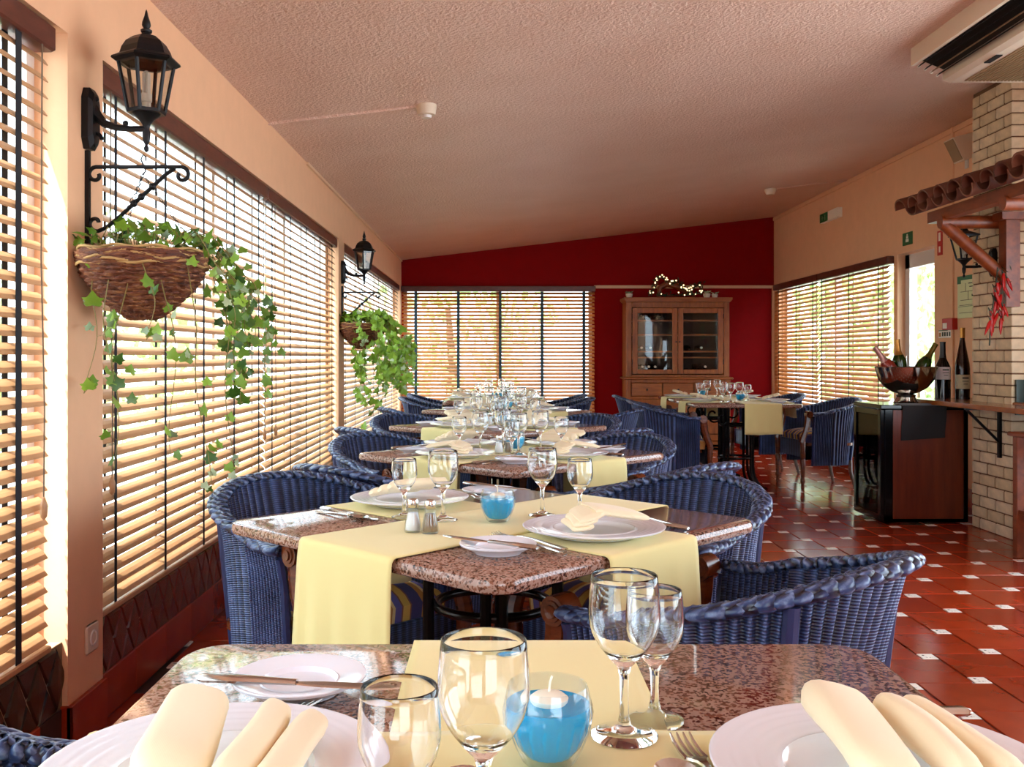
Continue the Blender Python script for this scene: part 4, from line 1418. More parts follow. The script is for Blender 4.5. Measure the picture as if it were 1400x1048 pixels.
# ------------------------------------------------------------------ hanging baskets with ivy
def make_basket(label, loc):
    root = thing('hanging_basket', label, 'basket', loc, 0, 'hanging willow baskets')
    H, R = .195, .183
    NZ, NA = 66, 128
    def pt(i, j):
        t_ = i / (NZ - 1); a = 2 * PI * j / NA
        r = R * (math.sin(PI / 2 * (t_ * .93 + .07)) ** .75)
        row = t_ * 15
        amp = .0055 if t_ < .72 else .003
        d = amp * abs(math.sin(PI * row)) + .004 * math.sin(a * 22 + (PI if int(row) % 2 else 0)) * (1 if t_ < .8 else .3) + .002 * math.sin(a * 37 + row * 9)
        if t_ > .78: d += .004
        return ((r + d) * math.cos(a), (r + d) * math.sin(a), -H + H * t_ + .003 * math.sin(a * 9 + row))
    b = MB().grid(NZ, NA, pt, closed_v=True)
    b.f.append(tuple(NA - 1 - j for j in range(NA)))
    b.obj('weave', M['willow'], root, True)
    rm = MB()
    for q in range(7):
        rm.tube([((R - .004 + .007 * math.sin(q * 2 + k * .7)) * math.cos(2 * PI * k / 48), (R - .004 + .007 * math.sin(q * 2 + k * .7)) * math.sin(2 * PI * k / 48), -.04 + q * .0075 + .004 * math.sin(k * 1.3 + q)) for k in range(48)], .0045, 5, closed=True)
    rm.obj('straw_rim', M['straw'], root, 'full')
    MB().lathe([(.0005, -.02), (R - .01, -.02), (R - .005, -.03)], 24).obj('soil', M['bark'], root)
    # three chains and a hook
    top = Vector((0, 0, .235))
    for k in range(3):
        a = 2 * PI * k / 3 + .5
        e = Vector(((R - .01) * math.cos(a), (R - .01) * math.sin(a), -.005))
        ch_ = MB(); n = 22
        dv = (e - top) / n
        for q in range(n):
            c = top + dv * (q + .5)
            tdir = dv.normalized(); s_ = tdir.orthogonal().normalized()
            if q % 2: s_ = tdir.cross(s_)
            ch_.tube([c + tdir * (.0075 * math.cos(u)) + s_ * (.0038 * math.sin(u)) for u in [2 * PI * x_ / 8 for x_ in range(8)]], .0011, 4, closed=True)
        ch_.obj('chain', M['iron'], root)
    MB().tube([top, top + Vector((.008, 0, .01)), top + Vector((0, 0, .03)), top + Vector((-.006, 0, .045)), top + Vector((0, 0, .058)), top + Vector((.008, 0, .052)), top + Vector((.009, 0, .04))], .0025, 6).obj('hook', M['iron'], root)
    return root
def leaf_mesh(mt, s=1.0, name='leaf'):
    out = [(0, 0), (.35, -.12), (.52, .08), (.42, .22), (.62, .46), (.36, .50), (.26, .60), (0, 1.0), (-.26, .60), (-.36, .50), (-.62, .46), (-.42, .22), (-.52, .08), (-.35, -.12)]
    b = MB()
    b.v = [(0, .32 * s, .06 * s)] + [(x * s, y * s, -.10 * s * abs(x) * 1.5 - .10 * s * max(0, y - .5)) for x, y in out]
    n = len(out)
    b.f = [(0, 1 + i, 1 + (i + 1) % n) for i in range(n)]
    return b
LEAFS = [leaf_mesh(None, s).mesh('leaf', M[mt], True) for s, mt in ((.034, 'leaf'), (.028, 'leaf'), (.024, 'leaf_pale'), (.038, 'leaf'))]
def ivy(label, loc, seed, vines, as_parts=True, nmound=85, lscale=1.0):
    rnd = random.Random(seed)
    root = thing('ivy_plant', label, 'plant', loc, 0, 'hanging ivy plants')
    stems = MB(); joined = {0: MB(), 1: MB()}
    def put_leaf(p, rot, k):
        if as_parts:
            o = link('leaf', LEAFS[k], root, p); o.rotation_euler = rot
            s_ = rnd.uniform(.8, 1.3) * lscale
            o.scale = (s_, s_, s_)
        else:
            lb = leaf_mesh(None, (.034, .028, .024, .038)[k] * rnd.uniform(.9, 1.4) * lscale)
            q = Euler(rot).to_matrix()
            t_ = joined[1 if k == 2 else 0]
            n = len(t_.v)
            t_.v += [tuple(Vector(p) + q @ Vector(x)) for x in lb.v]
            t_.f += [tuple(n + i for i in f) for f in lb.f]
    # mound in the basket
    for _ in range(nmound):
        a = rnd.uniform(0, 2 * PI); r = .19 * math.sqrt(rnd.random())
        p = (r * math.cos(a), r * math.sin(a), .01 + .05 * rnd.random() + .03 * (1 - r / .19))
        put_leaf(p, (rnd.uniform(.1, 1.2), rnd.uniform(-.5, .5), rnd.uniform(0, 2 * PI)), rnd.choice((0, 0, 1, 1, 2, 3)))
        stems.tube([(r * .6 * math.cos(a), r * .6 * math.sin(a), -.01), p], .0012, 4)
    for (ang, drop, outw, dens, drift) in vines:
        pts = []
        n = 16
        ph = rnd.uniform(0, 6)
        for k in range(n + 1):
            t_ = k / n
            rad = .10 + (.10 + outw) * min(1, t_ * 2.2)
            z = .04 + .03 * math.sin(min(1, t_ * 3) * PI) - drop * max(0, t_ - .12) / .88
            x = rad * math.cos(ang) + drift[0] * t_ + .012 * math.sin(ph + t_ * 9)
            y = rad * math.sin(ang) + drift[1] * t_ + .012 * math.cos(ph + t_ * 8)
            x = max(x, -.145)
            pts.append((x, y, z))
        stems.tube(pts, [.0019 - .0009 * k / n for k in range(n + 1)], 5)
        m_ = int(dens * drop / .1)
        for q in range(m_):
            t_ = rnd.uniform(.12, 1) if q else 1.0
            k = min(n - 1, int(t_ * n)); fr_ = t_ * n - k
            p = Vector(pts[k]).lerp(Vector(pts[k + 1]), min(1, fr_))
            o_ = Vector((rnd.uniform(-.04, .04), rnd.uniform(-.04, .04), rnd.uniform(-.02, .015)))
            stems.tube([p, p + o_ * .6 + Vector((0, 0, .006)), p + o_], .0008, 4)
            pe = p + o_
            pe.x = max(pe.x, -.125)
            # leaf hangs, tip down, roughly facing the room/camera
            put_leaf(tuple(pe), (rnd.uniform(1.1, 2.3) + PI / 2 * 0, rnd.uniform(-.4, .4), rnd.uniform(-.9, 1.2) + PI * rnd.choice((0, 0, 1))), rnd.choice((0, 1, 0, 1, 2, 3)))
    so = stems.obj('vines', M['stem'], root)
    if not as_parts:
        for k, mt in ((0, 'leaf'), (1, 'leaf_pale')):
            fo = joined[k].obj('foliage', M[mt], root); fo['kind'] = 'stuff'
    return root
BK = (XL + .170, 2.865, 1.447)
make_basket('brown willow hanging basket on the nearest pier', BK)
V1 = []
rnd = random.Random(5)
for k in range(9): V1.append((rnd.uniform(-.5, .6), rnd.uniform(.30, .52), rnd.uniform(.03, .13), 4.6, (rnd.uniform(-.02, .05), rnd.uniform(-.03, .05))))
V1 += [(-.9, .62, -.02, 2.0, (.03, 0)), (-1.5, .50, -.03, 1.8, (-.03, 0)), (-1.9, .66, -.02, 1.7, (.04, .02)), (-1.2, .30, .0, 2.6, (.02, 0)), (-.6, .74, .02, 1.5, (.03, .05)), (.3, .72, .05, 1.4, (-.02, .06)), (-2.2, .45, -.05, 1.5, (-.02, 0))]
ivy('green ivy trailing from the near hanging basket', BK, 4, V1)
BK2 = (XL + .165, 7.63, 1.40)
make_basket('brown willow hanging basket on the second pier', BK2)
V2 = []
for k in range(14): V2.append((rnd.uniform(-1.2, 1.0), rnd.uniform(.35, .62), rnd.uniform(.0, .22), 5.0, (rnd.uniform(.0, .12), rnd.uniform(-.05, .1))))
for k in range(6): V2.append((rnd.uniform(-2.2, -.6), rnd.uniform(.5, .85), rnd.uniform(-.05, .03), 3.0, (rnd.uniform(-.03, .05), 0)))
ivy('dense green ivy trailing from the far hanging basket', BK2, 9, V2, as_parts=False, nmound=150, lscale=1.35)

# ------------------------------------------------------------------ wall socket, detectors, cable ducts
so = thing('wall_socket', 'white power socket low on the nearest pier', 'socket', (XL, 2.895, .30))
MB().bbox((0, -.042, -.042), (.010, .042, .042), .004).obj('cover', M['off_white'], so)
MB().lathe([(.0005, .006), (.018, .006), (.019, .014), (.023, .014), (.024, .009)], 20, RY(PI / 2)).obj('insert', M['white_frame'], so, True)
def px_ceiling(px, py):
    """ray through a pixel onto the sloped ceiling"""
    dx, dz = (px - 677) / FPX, (488 - py) / FPX
    t_ = (zc(0) - HC) / (dz - .1157 * dx)
    return dx * t_, t_
sx, sy = px_ceiling(583, 143)
sd = thing('smoke_detector', 'cream smoke detector on the ceiling at the end of a thin duct', 'smoke detector', (sx, sy, zc(sx)))
MB().lathe([(.0005, 0), (.055, 0), (.055, -.02), (.048, -.055), (.03, -.058), (.0005, -.058)], 20).obj('housing', M['off_white'], sd, True)
MB().lathe([(.0005, -.056), (.03, -.057), (.026, -.072), (.0005, -.073)], 16).obj('sensor', M['white_frame'], sd, True)
cd = MB()
cd.v = [(XL, sy - .009, zc(XL) - .012), (sx - .04, sy - .009, zc(sx - .04) - .012), (sx - .04, sy + .009, zc(sx - .04) - .012), (XL, sy + .009, zc(XL) - .012),
        (XL, sy - .009, zc(XL)), (sx - .04, sy - .009, zc(sx - .04)), (sx - .04, sy + .009, zc(sx - .04)), (XL, sy + .009, zc(XL))]
cd.f = [(3, 2, 1, 0), (4, 5, 6, 7), (0, 1, 5, 4), (1, 2, 6, 5), (2, 3, 7, 6), (3, 0, 4, 7)]
tag(cd.obj('cable_duct', M['ceiling']), 'thin cable duct running from the left wall to the smoke detector', 'cable duct')
sx2, sy2 = px_ceiling(1053, 258)
sd2 = thing('smoke_detector', 'small smoke detector on the ceiling near the red wall', 'smoke detector', (sx2, sy2, zc(sx2)))
MB().lathe([(.0005, 0), (.06, 0), (.058, -.03), (.04, -.06), (.0005, -.062)], 18).obj('housing', M['off_white'], sd2, True)
cd = MB()
xe = XR - .01
cd.v = [(sx2 + .05, sy2 - .01, zc(sx2 + .05) - .012), (xe, sy2 - .01, zc(xe) - .012), (xe, sy2 + .01, zc(xe) - .012), (sx2 + .05, sy2 + .01, zc(sx2 + .05) - .012),
        (sx2 + .05, sy2 - .01, zc(sx2 + .05)), (xe, sy2 - .01, zc(xe)), (xe, sy2 + .01, zc(xe)), (sx2 + .05, sy2 + .01, zc(sx2 + .05))]
cd.f = [(3, 2, 1, 0), (4, 5, 6, 7), (0, 1, 5, 4), (1, 2, 6, 5), (2, 3, 7, 6), (3, 0, 4, 7)]
tag(cd.obj('cable_duct', M['ceiling']), 'thin cable duct from the far smoke detector to the right wall', 'cable duct')

# ------------------------------------------------------------------ air conditioner under the ceiling
ac = thing('air_conditioner', 'cream ceiling air conditioner in the upper right corner', 'air conditioner', (0, 3.7, 0))
Ya, Yb = 0, 1.48
def ext(prof, y0, y1):
    """extrude an (x,z) outline along y"""
    b = MB(); n = len(prof)
    b.v = [(x, y0, z) for x, z in prof] + [(x, y1, z) for x, z in prof]
    b.f = [tuple(range(n)), tuple(range(2 * n - 1, n - 1, -1))] + [(i, n + i, n + (i + 1) % n, (i + 1) % n) for i in range(n)]
    return b
ext([(2.23, zc(2.23)), (2.23, 2.70), (2.25, 2.70), (2.25, 2.74), (2.40, 2.68), (2.40, 2.622), (2.44, 2.612), (3.0, 2.612), (3.0, zc(3.0))], Ya, Yb).obj('casing', M['off_white'], ac)
ext([(2.251, 2.735), (2.252, 2.742), (2.398, 2.684), (2.398, 2.676)], Ya + .02, Yb - .02).obj('outlet_slot', M['rubber'], ac)
for k in range(4):
    x = 2.268 + k * .033; z = 2.706 - k * .016
    ext([(x - .004, z - .012), (x + .012, z + .004), (x + .014, z + .002), (x - .002, z - .014)], Ya + .03, Yb - .01).obj('louvre_vane', M['grille'] if k == 2 else M['rubber'], ac)
    MB().lathe([(.0005, -.006), (.008, -.005), (.008, .004), (.0005, .006)], 8, TR(x + .004, Yb - .006, z - .008) @ RX(PI / 2)).obj('vane_end', M['sign_white'], ac, True)
g_ = MB()
for k in range(26):
    x = 2.50 + k * .019
    g_.box((x, Ya + .03, 2.607), (x + .010, Yb - .04, 2.613))
gr = g_.obj('intake_grille', M['grille'], ac)
gr['kind'] = 'stuff'
MB().box((2.44, 1.0, 2.606), (2.47, 1.12, 2.613)).obj('badge', M['rubber'], ac)

# ------------------------------------------------------------------ tiled canopy with log brackets
can = thing('tiled_canopy', 'small terracotta tile canopy on dark logs against the brick pillar', 'canopy', (0, 0, 0))
def tile_piece(up):
    b = MB()
    n = 9; L = .42
    def f_(i, j, rr):
        s_ = i / 3
        a = PI * j / (n - 1)
        r = rr * (1 - .12 * s_)
        z = r * math.sin(a) * .85
        return (L * s_, r * math.cos(a), (z if up else -z))
    b.grid(4, n, lambda i, j: f_(i, j, .082), flip=not up)
    b.grid(4, n, lambda i, j: f_(i, j, .070), flip=up)
    N = 4 * n
    for j in range(n - 1):
        b.f.append((j, j + 1, N + j + 1, N + j)); b.f.append((3 * n + j, N + 3 * n + j, N + 3 * n + j + 1, 3 * n + j + 1))
    for i in range(3):
        b.f.append((i * n, N + i * n, N + (i + 1) * n, (i + 1) * n)); e = n - 1
        b.f.append((i * n + e, (i + 1) * n + e, N + (i + 1) * n + e, N + i * n + e))
    return b.mesh('roof_tile', M['roof_tile'], True)
tu, td = tile_piece(True), tile_piece(False)
k = 0
yy = 6.42
while yy > 4.7:
    o = link('roof_tile', tu, can, (2.70 + random.uniform(-.015, .015), yy, 2.115 + random.uniform(-.004, .006)))
    o.rotation_euler = (random.uniform(-.06, .06), -.30, random.uniform(-.04, .04))
    o = link('roof_tile', td, can, (2.72 + random.uniform(-.01, .01), yy - .092, 2.135)); o.rotation_euler = (0, -.30, 0)
    yy -= .185; k += 1
MB().tube([(2.855, 6.30, 2.045), (2.855, 4.6, 2.045)], .05, 4, up=(1, 0, 1)).obj('eave_beam', M['log'], can)
for yb in (6.08, 5.33):
    MB().tube([(2.80, yb, 1.99), (3.60, yb, 1.99)], .042, 12).obj('bracket_log', M['log'], can, True)
MB().tube([(2.83, 6.08, 1.975), (3.17, 6.0, 1.63)], .040, 10).obj('brace_log', M['log'], can, True)
MB().box((3.14, 5.93, 1.45), (3.225, 6.018, 1.99)).obj('post', M['log'], can)
MB().box((3.10, 5.90, 1.985), (3.30, 6.02, 2.03)).obj('post_cap', M['log'], can)
MB().tube([(3.14, 5.3, 2.24), (3.14, 6.3, 2.24)], .035, 10).obj('top_log', M['log'], can, True)
l3 = make_lantern('black four-sided lantern on the brick pillar behind the log brace', 4, .20, False)
l3.location = (PX, 6.22, 1.66); l3.rotation_euler = (0, 0, PI)
l3['group'] = 'wall lanterns'

# chilli string
cs = thing('chilli_string', 'string of dried red chillies hanging at the foot of the log brace', 'chillies', (3.02, 5.90, 1.19))
rnd = random.Random(3)
MB().tube([(0, 0, .02), (.01, 0, .2), (.04, 0, .38), (.06, .02, .50)], .004, 6).obj('cord', M['chilli_stem'], cs)
for k in range(22):
    t_ = k / 21
    z = .16 + .30 * t_
    x = .02 + .05 * t_ + rnd.uniform(-.03, .04); a = rnd.uniform(-.5, .5)
    L = rnd.uniform(.07, .11)
    y_ = rnd.uniform(-.03, .01)
    p = Vector((x, y_, z))
    dr = Vector((math.sin(a), rnd.uniform(-.2, .1), -1)).normalized()
    pod = MB().tube([p, p + dr * L * .25, p + dr * L * .6, p + dr * L * .9, p + dr * L], [.006, .0115, .0095, .004, .001], 8).obj('chilli', M['chilli'], cs, True)
    MB().tube([p + Vector((-.012 * (1 if k % 2 else -1), 0, .022)), p], [.002, .006], 6).obj('stem', M['chilli_stem'], pod)
lf_ = MB()
for k in range(26):
    t_ = rnd.random()
    c = Vector((.03 + .05 * t_ + rnd.uniform(-.05, .05), rnd.uniform(-.03, .01), .20 + .30 * t_))
    q = Euler((rnd.uniform(0, 6), rnd.uniform(0, 6), rnd.uniform(0, 6))).to_matrix()
    n = len(lf_.v)
    lf_.v += [tuple(c + q @ Vector(v_)) for v_ in ((-.022, 0, 0), (0, -.006, .002), (.022, 0, 0), (0, .006, .002))]
    lf_.f.append((n, n + 1, n + 2, n + 3))
lo_ = lf_.obj('dry_leaves', M['chilli_stem'], cs); lo_['kind'] = 'stuff'

# barbecue corner right of the pillar: ledge, tiles and a small cabinet at the picture edge
struct(MB().box((PX + .02, 6.0, .78), (3.6, 6.02, 1.0)).obj('trim_8', M['green_tile']))
le = MB().bbox((PX + .0, 5.62, .80), (XR, 6.015, .86), .006).obj('mantel_board', M['ledge'])
tag(le, 'reddish wooden board at the right picture edge beside the brick pillar', 'board')
cb = thing('side_cabinet', 'reddish-brown wooden stand cut by the right picture edge', 'cabinet', (2.955, 5.05, 0))
for x, y_ in ((0, 0), (0, .42), (.55, 0), (.55, .42)):
    MB().bbox((x, y_, 0), (x + .045, y_ + .045, .69), .004).obj('post', M['log'], cb)
MB().bbox((-.02, -.02, .69), (.62, .49, .715), .005).obj('top_board', M['log'], cb)
MB().bbox((.01, .01, .25), (.58, .45, .275), .003).obj('shelf_board', M['log'], cb)
MB().box((.01, .455, .02), (.58, .465, .69)).obj('back_panel', M['dark_inside'], cb)
MB().bbox((0.02, .005, .55), (.57, .02, .66), .003).obj('drawer_front', M['log'], cb)

# ------------------------------------------------------------------ wine fridge, shelf, bowl, bottles
FZ = .815
wf = thing('wine_fridge', 'black wine fridge with dark glass door and wood-veneer side', 'fridge', (2.625, 6.58, 0))
FW, FD = .60, .49
body = MB()
body.bbox((.03, 0, .015), (FW, .03, FZ - .03), .004); body.bbox((.03, FD - .03, .015), (FW, FD, FZ - .03), .004)
body.bbox((FW - .03, 0, .015), (FW, FD, FZ - .03), .004); body.bbox((.03, 0, .015), (FW, FD, .06), .004)
body.obj('body', M['fridge_black'], wf)
MB().bbox((0, -.005, FZ - .03), (FW, FD + .005, FZ), .005).obj('top_plate', M['fridge_black'], wf)
MB().bbox((.085, -.006, .04), (FW - .035, 0, FZ - .035), .002).obj('wood_side', M['fridge_wood'], wf)
dr = MB()
dr.bbox((0, 0, .02), (.028, .045, FZ - .032), .004); dr.bbox((0, FD - .045, .02), (.028, FD, FZ - .032), .004)
dr.bbox((0, .045, .02), (.028, FD - .045, .065), .004); dr.bbox((0, .045, FZ - .075), (.028, FD - .045, FZ - .032), .004)
dro = dr.obj('door_frame', M['fridge_black'], wf)
MB().box((.010, .045, .065), (.018, FD - .045, FZ - .075)).obj('door_glass', M['fridge_glass'], dro)
for z in (.2, .34, .48, .62):
    MB().box((.05, .04, z), (FW - .04, FD - .04, z + .012)).obj('rack', M['pine'], wf)
to = MB()
def towel(i, j):
    u = i / 11; vv_ = j / 11
    x = .14 + .30 * u
    L = .245 - .02 * u
    if vv_ < .15: return (x, .10 - .115 * vv_ / .15, FZ + .006)
    return (x + .006 * math.sin(vv_ * 5), -.015 - .004 * math.sin(u * 9) * vv_, FZ + .004 - L * (vv_ - .15) / .85)
to.grid(12, 12, towel)
to.grid(12, 12, lambda i, j: Vector(towel(i, j)) + Vector((0, .003, -.002)), flip=True)
two = to.obj('towel', M['black_cloth'], None, True, (2.625, 6.58, 0))
tag(two, 'black cloth draped over the front of the wine fridge', 'cloth')
# shelf
shp = [(2.98, 5.3), (PX - .003, 5.3), (PX - .003, 6.53), (3.58, 6.53), (3.58, 7.0), (2.98, 7.0)]
sh = thing('wall_shelf', 'varnished wooden shelf beside the brick pillar carrying two bottles', 'shelf', (0, 0, 0))
MB().prism(shp, FZ + .001, FZ + .031).obj('board', M['ledge'], sh)
br = MB()
br.box((PX - .018, 6.13, .50), (PX - .002, 6.16, FZ))
br.tube([(PX - .012, 6.145, .60), (3.0, 6.145, FZ - .01)], .009, 6)
br.box((2.99, 6.13, FZ - .012), (PX - .002, 6.16, FZ))
br.obj('bracket', M['iron'], sh)
# champagne bowl
BC = (2.885, 6.78, FZ + .001)
bw = thing('champagne_bowl', 'large silver footed bowl holding champagne bottles on the wine fridge', 'bowl', BC)
prof = [(.0005, 0), (.082, 0), (.084, .01), (.074, .02), (.062, .045), (.066, .060), (.05, .066), (.09, .078), (.145, .115), (.185, .17), (.202, .235), (.206, .252), (.212, .254), (.208, .258),
        (.199, .250), (.180, .172), (.14, .12), (.085, .084), (.0005, .076)]
MB().lathe(prof, 48).obj('bowl', M['silver'], bw, True)
MB().lathe([(.0005, .09), (.13, .135), (.165, .16), (.0005, .165)], 24).obj('ice', M['bottle_rose'], bw, True)
def bottle(label, loc, rot, h, r, glassm, foil, labelm=None, slender=False, group=None, lab_z=(.3, .55), foil_t=.72):
    root = thing('bottle', label, 'bottle', loc, 0, group)
    root.rotation_euler = rot
    if slender:
        p = [(.0005, 0), (r, .0), (r, h * .42), (r * .93, h * .50), (r * .7, h * .62), (r * .45, h * .76), (r * .33, h * .84), (r * .33, h)]
    else:
        p = [(.0005, 0), (r, 0), (r, h * .50), (r * .96, h * .56), (r * .72, h * .64), (r * .45, h * .71), (r * .36, h * .78), (r * .34, h)]
    p += [(.0005, h)]
    MB().lathe(p, 22).obj('glass_body', M[glassm], root, True)
    def rad(z):
        for (r0, z0), (r1, z1) in zip(p[1:], p[2:]):
            if z0 <= z <= z1 and z1 > z0: return r0 + (r1 - r0) * (z - z0) / (z1 - z0)
        return p[-2][0]
    zz = [h * (foil_t + (1 - foil_t) * k / 8) for k in range(9)]
    fp = [(rad(z) + .0012, z) for z in zz] + [(rad(h) + .003, h * .985), (rad(h) + .003, h + .002), (.0005, h + .003)]
    MB().lathe(fp, 18).obj('foil', M[foil], root, True)
    if labelm:
        z0, z1 = lab_z
        b = MB()
        b.grid(15, 2, lambda i, j: ((r + .0008) * math.cos(-PI * .95 + i * PI * .9 / 14), (r + .0008) * math.sin(-PI * .95 + i * PI * .9 / 14), h * (z0 if j == 0 else z1)))
        lb = b.obj('label', M[labelm], root, True)
        t = MB()
        for q in range(3):
            zz_ = h * (z0 + (z1 - z0) * (.72 - .2 * q))
            a0, a1 = -PI / 2 - (.45 if q < 2 else .3), -PI / 2 + (.45 if q < 2 else .3)
            t.grid(9, 2, lambda i, j: ((r + .0014) * math.cos(a0 + (a1 - a0) * i / 8), (r + .0014) * math.sin(a0 + (a1 - a0) * i / 8), zz_ + (0 if j == 0 else (.009 if q == 0 else .004))))
        t.obj('print', M['ink'], lb)
    return root
gch = 'champagne bottles in the bowl'
bottle('rose champagne bottle leaning left in the silver bowl', (BC[0] - .02, BC[1], BC[2] + .115), (0, -.62, 0), .34, .048, 'bottle_rose', 'foil_rose', None, group=gch, foil_t=.66)
bottle('green champagne bottle upright in the middle of the silver bowl', (BC[0] - .01, BC[1] + .05, BC[2] + .13), (0, -.10, 0), .32, .048, 'bottle_green_op', 'foil_gold', None, group=gch, foil_t=.66)
bottle('green champagne bottle leaning right in the silver bowl', (BC[0] + .03, BC[1] - .02, BC[2] + .12), (0, .52, 0), .34, .048, 'bottle_green_op', 'foil_olive', None, group=gch, foil_t=.66)
bottle('dark red-wine bottle with white label on the shelf', (3.18, 6.86, FZ + .0315), (0, 0, 0), .40, .052, 'bottle_dark', 'foil_black', 'label_white', lab_z=(.34, .56))
bottle('tall slender amber wine bottle with cream label beside the pillar', (3.31, 6.84, FZ + .0315), (0, 0, 0), .50, .050, 'bottle_amber', 'foil_gold', 'label_cream', True, lab_z=(.14, .34), foil_t=.86)

# ------------------------------------------------------------------ signs on the right wall
def wall_box(name, label, cat, y0, y1, z0, z1, mt, th=.012, parts=()):
    root = thing(name, label, cat, (XR, 0, 0))
    MB().bbox((-th, y0, z0), (0, y1, z1), .003).obj('panel', M[mt], root)
    for nm, a, b, c, d, pm in parts:
        MB().box((-th - .0015, y0 + (y1 - y0) * a, z0 + (z1 - z0) * c), (-th, y0 + (y1 - y0) * b, z0 + (z1 - z0) * d)).obj(nm, M[pm], root)
    return root
# y runs away from the camera, so "left in the picture" is the larger y
wall_box('exit_sign', 'green and white exit light box high on the right wall', 'sign', 10.03, 10.58, 2.60, 2.70, 'sign_white', .05,
         [('green_field', .55, 1, .02, .98, 'green_sign'), ('pictogram', .68, .74, .2, .8, 'sign_white'), ('arrow', .80, .90, .45, .58, 'sign_white'), ('arrow', .84, .88, .25, .75, 'sign_white')])
wall_box('exit_sign', 'square green running-man sign above the glass door', 'sign', 8.34, 8.54, 2.12, 2.23, 'green_sign', .006,
         [('pictogram', .40, .60, .52, .72, 'sign_white'), ('pictogram', .35, .65, .24, .48, 'sign_white'), ('pictogram', .44, .56, .74, .86, 'sign_white')])
wall_box('extinguisher_sign', 'narrow red and white extinguisher sign beside the door', 'sign', 7.78, 7.87, 1.965, 2.165, 'red_sign', .006,
         [('pictogram', .3, .7, .58, .92, 'sign_white'), ('arrow', .35, .65, .12, .36, 'sign_white')])
wall_box('fire_alarm', 'red fire alarm call point beneath the wall duct', 'alarm', 7.53, 7.70, 1.355, 1.445, 'red_sign', .045,
         [('press_pane', .50, .92, .12, .62, 'sign_white')])
wall_box('notice_strip', 'small white notice strip with symbols below the fire alarm', 'notice', 7.62, 7.85, 1.295, 1.36, 'sign_white', .004,
         [('print', .80, .95, .15, .65, 'foil_gold'), ('print', .62, .72, .2, .7, 'ink'), ('print', .45, .56, .2, .7, 'ink'), ('print', .28, .38, .2, .7, 'ink'), ('print', .1, .2, .2, .7, 'ink'), ('print', .3, .98, .86, .96, 'green_sign')])
wall_box('evacuation_plan', 'pale green evacuation plan poster next to the brick pillar', 'poster', 7.18, 7.53, 1.44, 1.765, 'paper', .003,
         [('header', 0, 1, .90, 1, 'green_sign'), ('header', .84, 1, .82, .9, 'green_sign'), ('print', .1, .85, .62, .63, 'ink'), ('print', .1, .85, .42, .43, 'ink'), ('print', .5, .51, .43, .62, 'ink'),
          ('print', .1, .45, .72, .74, 'ink'), ('print', .2, .5, .80, .82, 'ink'), ('print', .1, .9, .30, .31, 'ink'), ('print', .62, .63, .62, .82, 'ink'), ('print', .2, .35, .5, .55, 'ink'), ('print', .05, .95, .27, .28, 'green_sign'), ('print', .1, .9, .12, .13, 'ink')])
sp_ = thing('loudspeaker', 'white wedge loudspeaker high on the wall beside the brick pillar', 'loudspeaker', (XR, 7.38, 2.63))
sp_.scale = (.6, .5, .95)
b = MB()
b.v = [(0, -.16, .02), (0, .16, .02), (0, .16, .22), (0, -.16, .22), (-.10, -.16, 0.0), (-.10, .16, 0.0), (-.24, .16, .18), (-.24, -.16, .18)]
b.f = [(0, 1, 2, 3), (7, 6, 5, 4), (0, 4, 5, 1), (1, 5, 6, 2), (2, 6, 7, 3), (3, 7, 4, 0)]
b.obj('case', M['off_white'], sp_)
MB().box((-.012, -.05, -.05), (0, .05, .02)).obj('mount', M['white_frame'], sp_)
g = MB()
g.v = [(-.112, -.14, .012), (-.112, .14, .012), (-.236, .14, .172), (-.236, -.14, .172), (-.117, -.14, .008), (-.117, .14, .008), (-.241, .14, .168), (-.241, -.14, .168)]
g.f = [(0, 1, 2, 3), (7, 6, 5, 4), (0, 4, 5, 1), (1, 5, 6, 2), (2, 6, 7, 3), (3, 7, 4, 0)]
g.obj('grille', M['grille'], sp_)

# ------------------------------------------------------------------ pine cabinet
CX0, CX1, CY = 1.64, 2.93, 12.02
CW = CX1 - CX0
cab = thing('display_cabinet', 'brown pine cabinet with two glazed doors against the red wall', 'cabinet', (CX0, CY, 0))
D = .44
base = MB()
base.bbox((0, 0, 0), (.05, D, .86), .004); base.bbox((CW - .05, 0, 0), (CW, D, .86), .004); base.box((.05, D - .03, 0), (CW - .05, D, .86)); base.bbox((.05, .0, 0), (CW - .05, .03, .09), .004); base.box((.05, .03, .08), (CW - .05, D - .03, .1))
base.bbox((.05, 0, .62), (CW - .05, .03, .65), .003); base.bbox((.05, 0, .82), (CW - .05, .03, .86), .003)
base.obj('lower_carcass', M['pine'], cab)
MB().bbox((-.03, -.03, .86), (CW + .03, D, .89), .008).obj('ledge', M['pine_h'], cab)
for k in range(3):
    x0 = .06 + k * (CW - .12) / 3; x1 = x0 + (CW - .12) / 3 - .012
    dw = MB().bbox((x0, -.004, .655), (x1, .02, .815), .004).obj('drawer', M['pine_h'], cab)
    MB().ball(((x0 + x1) / 2, -.014, .735), .014).obj('knob', M['dark_inside'], dw, True)
for k in range(2):
    x0 = .06 + k * (CW - .12) / 2; x1 = x0 + (CW - .12) / 2 - .01
    dd = MB().bbox((x0, -.002, .1), (x1, .02, .615), .004).bbox((x0 + .08, -.010, .18), (x1 - .08, 0, .54), .006).obj('lower_door', M['pine'], cab)
    MB().ball((x1 - .04 if k == 0 else x0 + .04, -.012, .36), .014).obj('knob', M['dark_inside'], dd, True)
up = MB()
uy = .06
up.bbox((.0, uy, .89), (.07, D, 1.83), .004); up.bbox((CW - .07, uy, .89), (CW, D, 1.83), .004); up.bbox((.07, uy, 1.76), (CW - .07, D, 1.83), .004); up.bbox((.07, uy, .89), (CW - .07, D, .92), .004); up.box((.07, D - .02, .9), (CW - .07, D, 1.8))
up.obj('upper_carcass', M['pine'], cab)
